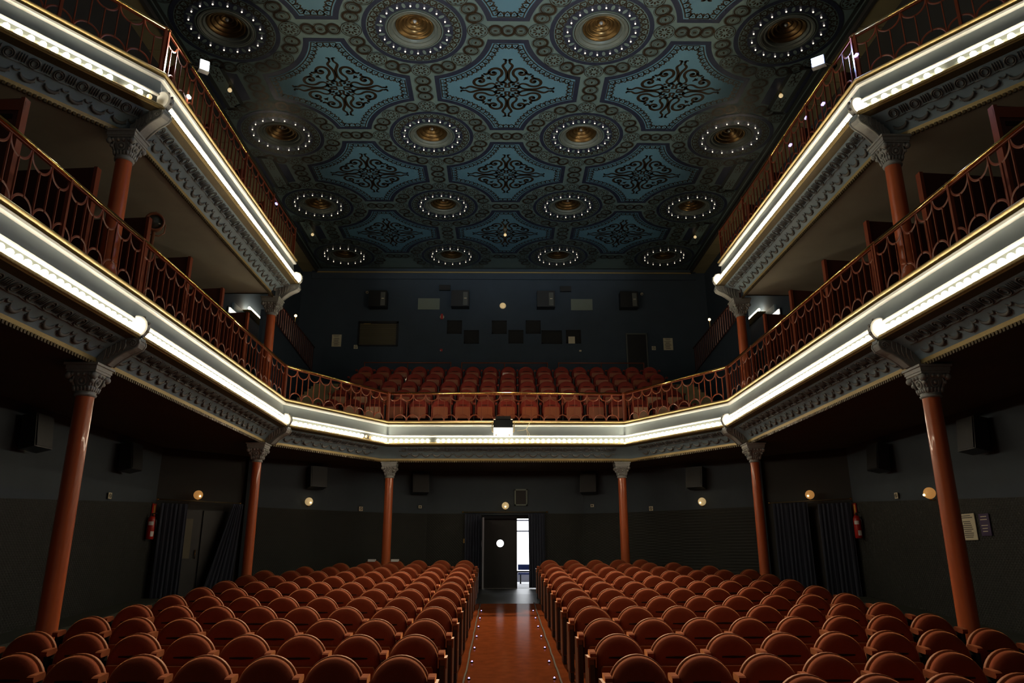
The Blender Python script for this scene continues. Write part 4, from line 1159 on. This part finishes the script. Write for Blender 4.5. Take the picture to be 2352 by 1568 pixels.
def nosmoke(loc, rz, label, s=.16):
    t = thing('no_smoking_sign', label, 'sign', loc, rz, 'small no smoking signs')
    m = MB(); m.mat('pale'); m.box(-s / 2, s / 2, -.010, 0, -s / 2, s / 2); pt = m.build('plate', t)
    m = MB(); m.mat('ink')
    r = s * .30
    m.tube([(r * math.cos(2 * PI * i / 16), -.012, r * math.sin(2 * PI * i / 16)) for i in range(16)], .007, 4, closed=True)
    m.tube([(-r * .7, -.012, r * .7), (r * .7, -.012, -r * .7)], .007, 4); m.build('symbol', pt)
nosmoke((-5.94, YW_, 7.98), 0, 'square sign with crossed circle on the blue rear wall, left')
nosmoke((6.0, YW_, 7.96), 0, 'square sign with crossed circle on the blue rear wall, right')
t = thing('door_rear', None, None, (5.32, YW_, 7.90)); t['kind'] = 'structure'; t.name = 'door_2'
m = MB(); m.mat('door2'); m.box(-.38, .38, -.03, 0, -1.2, .62); m.build('door_leaf', t)
m = MB(); m.mat('grille'); m.box(-.43, -.38, -.05, 0, -1.2, .67); m.box(.38, .43, -.05, 0, -1.2, .67); m.box(-.43, .43, -.05, 0, .62, .67); m.build('door_frame', t)

# rear side walls: strip light, lit panel, stair balustrade
for sg, s in ((-1, 'left'), (1, 'right')):
    xw = sg * 8.12
    t = thing('tube_light', 'bright tube light with gilt ledge on the rear %s side wall' % s, 'light', (xw, 22.75, 7.52), 0, 'tube lights on the rear side walls')
    m = MB(); m.mat('tube'); m.tube([(0, -.75, 0), (0, .75, 0)], .04, 10); m.build('tube', t)
    m = MB(); m.mat('gilt'); m.box(min(-sg * .10, sg * .17), max(-sg * .10, sg * .17), -.85, .85, -.13, -.09); m.build('ledge', t)
    t = thing('lit_panel', 'small lit cream panel on the rear %s side wall' % s, 'panel', (sg * 8.2, 20.95, 7.0), 0, 'lit cream panels on the side walls')
    m = MB(); m.mat('panel_lit'); m.box(-.02, .02, -.32, .32, -.07, .07); m.build('diffuser', t)
    m = MB(); m.mat('black'); m.box(min(sg * .02, sg * .05), max(sg * .02, sg * .05), -.36, .36, -.10, .10); m.build('housing', t)
    m = MB(); m.mat('cove'); m.box(min(sg * 8.22, sg * 8.28), max(sg * 8.22, sg * 8.28), 21.0, 25.0, 5.6, 7.35)
    tag(m.build('wall_panel'), 'pale blue wall panel under the tube light, rear %s side' % s, 'panel', 'pale blue panels on the side walls')
    # sloping stair balustrade
    t = thing('stair_balustrade', 'dark red sloping stair balustrade in the rear %s corner' % s, 'balustrade', (sg * 7.4, 0, 0), 0, 'stair balustrades in the rear corners')
    m = MB(); m.mat('darkred'); m.tube([(0, 21.5, 7.95), (0, 27.4, 7.75)], .03, 6); m.tube([(0, 21.5, 7.30), (0, 27.4, 6.75)], .02, 6); m.build('handrail', t)
    for k in range(24):
        y = 21.6 + k * .245; f = (y - 21.5) / 5.9
        m = MB(); m.mat('darkred'); m.box(-.012, .012, y - .04, y + .04, 7.30 - .55 * f, 7.95 - .2 * f); m.build('baluster', t)
    m = MB(); m.mat('wall_blue'); m.prism([(21.2, 3.4), (27.9, 3.4), (27.9, 6.6), (21.2, 7.2)], -.05, .05, T=lambda p: (p[2] + sg * .02, p[0], p[1])); m.build('stringer', t)
# little red spot lamp left rear and amber lamp right rear
for x, y, z, lab in ((-7.4, 24.6, 8.12, 'left'), (7.4, 25.0, 8.16, 'right')):
    t = thing('corner_lamp', 'small amber lamp on a stem in the rear %s corner' % lab, 'lamp', (x, y, z), 0, 'amber lamps in the rear corners')
    m = MB(); m.mat('filament'); m.ball((0, 0, 0), .05, 12, 8); m.build('globe', t)
    m = MB(); m.mat('socket'); m.tube([(0, 0, -.04), (0, 0, -.30)], .012, 6); m.build('stem', t)

# ================================================================== GROUND FLOOR WALL FITTINGS
def rot_for(ang_deg): return math.radians(ang_deg)
# globe wall lamps
gl = [(0.0, 21.93, 1.38, 0, 'globe', 'above the central doorway'), (-5.27, 19.83, 1.36, 42, 'globe', 'on the curved wall left of the doorway'), (5.28, 19.80, 1.35, -42, 'globe', 'on the curved wall right of the doorway'),
      (-7.35, 17.72, 1.37, 46, 'globe_hot', 'above the left curtained entrance'), (7.33, 17.74, 1.37, -46, 'globe_hot', 'above the right curtained entrance'), (7.94, 13.70, 1.09, -90, 'globe_hot', 'on the right side wall behind the near column')]
for x, y, z, a, mt, lab in gl:
    t = thing('globe_lamp', 'amber glass globe lamp ' + lab, 'lamp', (x, y, z), rot_for(a), 'globe lamps on the stalls walls')
    m = MB(); m.mat(mt); m.ball((0, -.10, 0), .105, 20, 14); m.build('glass_globe', t)
    m = MB(); m.mat('filament'); m.ball((0, -.208, -.035), .022, 10, 8); m.build('bulb', t)
    m = MB(); m.mat('brass'); m.tube([(0, 0, -.12), (0, -.06, -.13), (0, -.10, -.10)], .012, 8); m.ball((0, -.10, -.115), .022, 8, 6); m.build('bracket', t)
# loudspeakers under the balcony
for i, (x, y, z, a, w) in enumerate(((-7.9, 12.02, 1.93, 90, 'nearest on the left wall'), (-7.9, 15.2, 1.93, 90, 'farther on the left wall'), (-5.15, 19.9, 1.98, 42, 'on the left curved wall'), (-2.55, 21.82, 1.99, 20, 'left of the doorway'),
                                  (2.50, 21.84, 1.99, -20, 'right of the doorway'), (5.2, 19.84, 1.96, -42, 'on the right curved wall'), (7.9, 15.2, 1.93, -90, 'farther on the right wall'), (7.9, 12.02, 1.90, -90, 'nearest on the right wall'))):
    t = thing('wall_speaker', 'black loudspeaker tilted under the balcony, ' + w, 'speaker', (x, y, z), rot_for(a), 'loudspeakers under the balcony')
    m = MB(); m.mat('black'); m.prism([(-.05, -.30), (-.30, -.24), (-.24, .30), (-.02, .26)], -.24, .24, T=lambda p: (p[2], p[0], p[1])); m.build('cabinet', t)
    m = MB(); m.mat('door2'); m.prism([(-.31, -.22), (-.315, -.22), (-.255, .28), (-.25, .28)], -.21, .21, T=lambda p: (p[2], p[0], p[1])); m.build('grille', t)
    m = MB(); m.mat('black'); m.box(-.04, .04, -.06, .02, -.05, .05); m.build('bracket', t)
# small signs
for x, y, z, a, w in ((-7.96, 14.99, 1.15, 90, 'on the left side wall'), (-4.04, 20.90, 1.24, 41, 'left of the left rear column'), (4.08, 20.88, 1.24, -41, 'right of the right rear column'), (7.96, 15.09, 1.15, -90, 'on the right side wall')):
    nosmoke((x, y, z), rot_for(a), 'small cream sign with crossed circle ' + w, .12)
for x, y, z, a, w in ((-2.50, 21.86, 1.35, 24, 'left'), (2.55, 21.84, 1.38, -24, 'right')):
    t = thing('alarm_box', 'tiny cream framed box on the wall %s of the central doorway' % w, 'box', (x, y, z), rot_for(a), 'tiny boxes beside the doorway')
    m = MB(); m.mat('pale'); m.box(-.045, .045, -.03, 0, -.04, .04); m.build('case', t)
    m = MB(); m.mat('ink'); m.box(-.025, .025, -.034, -.03, -.022, .022); m.build('face', t)
m = MB(); m.mat('amber'); m.box(-1.22, -1.17, 21.94, 22.0, .33, .45); tag(m.build('door_chime'), 'small yellow box on the wall beside the left door curtain', 'box')
# extinguishers and their signs
for sg, s in ((-1, 'left'), (1, 'right')):
    t = thing('fire_extinguisher', 'red fire extinguisher with white labels beside the %s curtained entrance' % s, 'extinguisher', (sg * 7.86, 16.72, .34), -sg * .5, 'fire extinguishers by the side entrances')
    m = MB(); m.mat('red'); m.lathe([(.0001, 0), (.07, 0), (.08, .02), (.08, .42), (.06, .48), (.03, .50), (.0001, .50)], 20); cy = m.build('cylinder', t)
    m = MB(); m.mat('black'); m.box(-.02, .02, -.02, .02, .50, .56); m.tube([(0, 0, .55), (.08, -.03, .56)], .010, 6); m.tube([(0, -.02, .52), (.09, -.04, .40), (.10, -.03, .15)], .012, 6); m.build('valve', t)
    m = MB(); m.mat('white')
    for z0_, z1_, a0_, a1_ in ((.30, .38, -2.4, -1.1), (.06, .17, -1.6, -.6)):
        vs = []
        for k in range(7):
            a_ = a0_ + (a1_ - a0_) * k / 6
            vs += [(.082 * math.cos(a_), .082 * math.sin(a_), z0_), (.082 * math.cos(a_), .082 * math.sin(a_), z1_)]
        m.add(vs, [(2 * k, 2 * k + 2, 2 * k + 3, 2 * k + 1) for k in range(6)])
    m.build('label', cy)
    t = thing('extinguisher_sign', 'narrow red and yellow sign above the %s fire extinguisher' % s, 'sign', (sg * 7.955, 16.95, .98), -sg * PI / 2, 'signs above the fire extinguishers')
    m = MB(); m.mat('red'); m.box(-.09, .09, -.012, 0, -.14, .14); m.build('plate', t)
    m = MB(); m.mat('amber'); m.box(-.02, .05, -.015, -.012, -.10, .11); m.build('symbol', t)
lined_poster('wall_poster', 'cream notice full of small print on the right side wall beyond the near column', (7.955, 12.88, .45), .42, .44, -PI / 2)
lined_poster('wall_poster', 'small violet poster with white figures on the right side wall', (7.955, 12.42, .47), .26, .36, -PI / 2, ('purple', 'pale'), 6)
# framed hatch above the doorway
t = thing('framed_hatch', 'black hatch in a pale frame above and right of the central doorway', 'hatch', (.46, 21.985, 1.63))
m = MB(); m.mat('plate'); m.box(-.19, .19, -.03, 0, .20, .24); m.box(-.19, .19, -.03, 0, -.24, -.20); m.box(-.19, -.15, -.03, 0, -.24, .24); m.box(.15, .19, -.03, 0, -.24, .24); m.build('frame', t)
m = MB(); m.mat('door2'); m.box(-.15, .15, -.012, 0, -.20, .20); m.build('pane', t)

# curtains -----------------------------------------------------------
def curtain(name, a, b, ztop, zbot, label, tied=None, folds=9, amp=.035, grp=None):
    """a,b plan ends; tied=(u, z, width) gathers the cloth to one side lower down"""
    d = Vector((b[0] - a[0], b[1] - a[1])); L = d.length; d.normalize(); n = Vector((d.y, -d.x))
    if n.y > 0: n = -n
    m = MB(); m.mat('curtain'); m.smooth = True; nu, nz = folds * 8, 22; vs = []
    for j in range(nz + 1):
        t = j / nz; z = ztop + (zbot - ztop) * t
        for i in range(nu + 1):
            u = i / nu; x = u * L
            if tied:
                c0, spread = tied(t); x = c0 * L + (u - .5) * spread * L
            o = amp * (math.sin(2 * PI * folds * u) + .4 * math.sin(2 * PI * folds * u * 2.3 + 3 * t)) * (.75 + .35 * t)
            vs.append((a[0] + d.x * x + n.x * (.06 + o), a[1] + d.y * x + n.y * (.06 + o), z))
    m.add(vs, [(j * (nu + 1) + i, j * (nu + 1) + i + 1, (j + 1) * (nu + 1) + i + 1, (j + 1) * (nu + 1) + i) for j in range(nz) for i in range(nu)], True)
    o = m.build(name); tag(o, label, 'curtain', grp)
    md = o.modifiers.new('thickness', 'SOLIDIFY'); md.thickness = .008
    return o
G = 'dark blue velvet curtains'
curtain('curtain', (-1.17, 21.93), (-.70, 21.93), 1.15, -.86, 'dark blue curtain hanging left of the central doorway', folds=6, grp=G)
curtain('curtain', (.68, 21.93), (1.15, 21.93), 1.15, -1.0 + .10, 'dark blue curtain hanging right of the central doorway', folds=6, grp=G)
curtain('curtain', (-7.86, 17.02), (-7.43, 17.46), 1.14, -1.0, 'dark blue curtain at the left entrance, the one farther from the doorway', folds=6, grp=G)
curtain('curtain', (-7.15, 17.80), (-6.55, 18.42), 1.20, -.98, 'dark blue curtain pulled aside at the left entrance', tied=lambda t: (.93 - .42 * t, .30 + .55 * t), folds=6, grp=G)
curtain('curtain', (6.62, 18.35), (7.22, 17.73), 1.20, -.98, 'dark blue curtain at the right entrance, nearer the doorway', folds=8, grp=G)
curtain('curtain', (7.40, 17.54), (7.92, 17.0), 1.14, -1.0, 'dark blue curtain at the right entrance, beside the extinguisher', folds=7, grp=G)
def rod(a, b, z, label):
    t = thing('curtain_rod', label, 'curtain rod', (0, 0, 0), 0, 'curtain rods over the entrances')
    m = MB(); m.mat('darkrope'); m.tube([(*a, z), (*b, z)], .016, 8); pl = m.build('pole', t)
    m = MB(); m.mat('brass'); m.ball((*a, z), .032); m.ball((*b, z), .032)
    for f in (.04, .08, .12, .16, .84, .88, .92, .96):
        m.ball((a[0] + (b[0] - a[0]) * f, a[1] + (b[1] - a[1]) * f, z), .015, 6, 5)
    m.build('finials', pl)
rod((-1.24, 21.86), (1.22, 21.86), 1.20, 'thin dark curtain rod with brass ends over the central doorway')
rod((-7.88, 16.92), (-6.52, 18.36), 1.22, 'thin dark curtain rod with brass ends over the left entrance')
rod((6.52, 18.36), (7.88, 16.92), 1.22, 'thin dark curtain rod with brass ends over the right entrance')
# side entrance doors (dark, glazed)
for sg, s in ((-1, 3), (1, 4)):
    t = thing('door_%d' % s, None, None, (sg * 7.28, 18.02, -1.02), -sg * math.radians(46)); t['kind'] = 'structure'
    m = MB(); m.mat('door2'); m.box(-.75, -.02, -.04, 0, 0, 2.05); m.box(.02, .75, -.04, 0, 0, 2.05); lf = m.build('door_leaf', t)
    m = MB(); m.mat('shutter'); m.box(-.60, -.22, -.050, -.04, .95, 1.85); m.build('door_pane', lf)
    m = MB(); m.mat('brass'); m.tube([(-.10, -.07, .95), (-.10, -.07, 1.15)], .012, 6); m.build('door_handle_and_glint', lf)

# central doorway ----------------------------------------------------
FZ = -.93
t = thing('door_1', None, None, (0, 0, 0)); t['kind'] = 'structure'
m = MB(); m.mat('door')
m.box(-.74, .95, 22.0, 22.16, 1.02, 1.12); m.box(-.74, -.68, 22.0, 22.16, FZ, 1.02); m.box(.89, .95, 22.0, 22.16, FZ, 1.02); m.build('door_frame', t)
def leaf_hole(m, w, h, cx, cz, r, T):
    for y in (0.0, .045):
        b0 = len(m.v); sq_hole(m, 0, w, 0, h, cx, cz, r, y, 32)
        m.v[b0:] = [T(p) for p in m.v[b0:]]
    vs = []; 
    for i in range(32):
        a = 2 * PI * i / 32; vs += [T((cx + r * math.cos(a), cz + r * math.sin(a), 0)), T((cx + r * math.cos(a), cz + r * math.sin(a), .045))]
    m.add(vs, [(2 * i, 2 * i + 1, (2 * i + 3) % 64, (2 * i + 2) % 64) for i in range(32)], True)
    for (x0, z0_, x1, z1_) in ((0, 0, w, 0), (w, 0, w, h), (w, h, 0, h), (0, h, 0, 0)):
        m.add([T((x0, z0_, 0)), T((x1, z1_, 0)), T((x1, z1_, .045)), T((x0, z0_, .045))], [(0, 1, 2, 3)], False)
x0, x1 = -.66, .345
m = MB(); m.mat('door2'); leaf_hole(m, x1 - x0, 1.955, .51, 1.25, .105, lambda p: (x0 + p[0], 22.17 + p[2], FZ + .004 + p[1])); o = m.build('door_leaf', t)
m = MB(); m.mat('brass'); m.box(x0 + .22, x0 + .70, 22.19, 22.20, FZ + .05, FZ + .062); m.build('door_handle_and_glint', o)  # brass strip put in for the glint along the leaf's bottom
# second leaf folded open on the left, daylight on it put into the grey
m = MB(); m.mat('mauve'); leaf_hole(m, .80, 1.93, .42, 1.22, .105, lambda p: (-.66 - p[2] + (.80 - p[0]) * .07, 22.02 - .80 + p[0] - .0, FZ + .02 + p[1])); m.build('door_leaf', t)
# foyer
mb = MB(); mb.mat('white')
mb.box(-2.2, -2.1, 22.2, 27.5, FZ, 2.4); mb.box(2.6, 2.7, 22.2, 27.5, FZ, 2.4); mb.box(-2.2, 2.7, 22.2, 27.5, 2.0, 2.1)
mb.box(-2.2, 2.7, 22.15, 27.5, FZ - .06, FZ + .004)
struct('wall_foyer', mb)
w = thing('window_1', None, None, (0, 27.4, 0)); w['kind'] = 'structure'
m = MB(); m.mat('daylight'); m.box(-2.1, 2.6, .0, .03, -.55, 1.72); m.build('window_pane', w)
m = MB(); m.mat('mauve')
for z in (-.60, 1.18, .80): m.box(-2.1, 2.6, -.05, -.01, z, z + .05)
for x in (-1.2, -.45, .40, 1.7): m.box(x, x + .05, -.05, -.01, -.6, 1.72)
m.box(-2.1, 2.6, -.05, .0, FZ, -.55)
m.build('window_frame', w)
t = thing('foyer_bench', 'dark blue bench in the bright foyer seen through the doorway', 'bench', (.95, 25.6, FZ))
m = MB(); m.mat('blueseat'); m.box(-.5, .5, -.2, .2, .30, .36); m.build('seat', t)
m = MB(); m.mat('blueseat'); m.box(-.5, .5, .18, .24, .44, .62); m.build('backrest', t)
for x in (-.42, .42):
    m = MB(); m.mat('black'); m.box(x - .02, x + .02, -.18, .20, 0, .30); m.build('leg', t)

# aisle cables and studs ------------------------------------------------
for sg, xs, s in ((-1, -.585, 'left'), (1, .60, 'right')):
    m = MB(); m.mat('seam'); pts = []
    rnd = random.Random(sg + 5)
    for k in range(40):
        y = 6.0 + k * .285; pts.append((xs + rnd.uniform(-.006, .006), y, floor_z(y) + .026))
    m.tube(pts, .013, 6); tag(m.build('floor_cable'), 'thin black cable along the %s edge of the centre aisle' % s, 'cable', 'cables along the centre aisle')
led = thing('aisle_light', '', 'light')
m = MB(); m.mat('black'); m.lathe([(.022, 0), (.022, .010), (.014, .014), (.0001, .014)], 12); m.build('housing', led)
m = MB(); m.mat('led'); m.ball((0, -.004, .018), .012, 8, 6); m.build('lens', led)
q = 0
for k in range(9):
    for sg, s in ((-1, 'left'), (1, 'right')):
        y = 7.85 + k * 1.0; lab = 'tiny violet light stud on the %s edge of the aisle, %s from the front' % (s, ORD[k + 1])
        o = led if q == 0 else dup(led, (0, 0, 0)); q += 1
        o.location = (sg * .53, y, floor_z(y) + .012); o['label'] = lab; o['group'] = 'violet light studs along the aisle'
# small brass knobs between seats, their glint put in as a glow
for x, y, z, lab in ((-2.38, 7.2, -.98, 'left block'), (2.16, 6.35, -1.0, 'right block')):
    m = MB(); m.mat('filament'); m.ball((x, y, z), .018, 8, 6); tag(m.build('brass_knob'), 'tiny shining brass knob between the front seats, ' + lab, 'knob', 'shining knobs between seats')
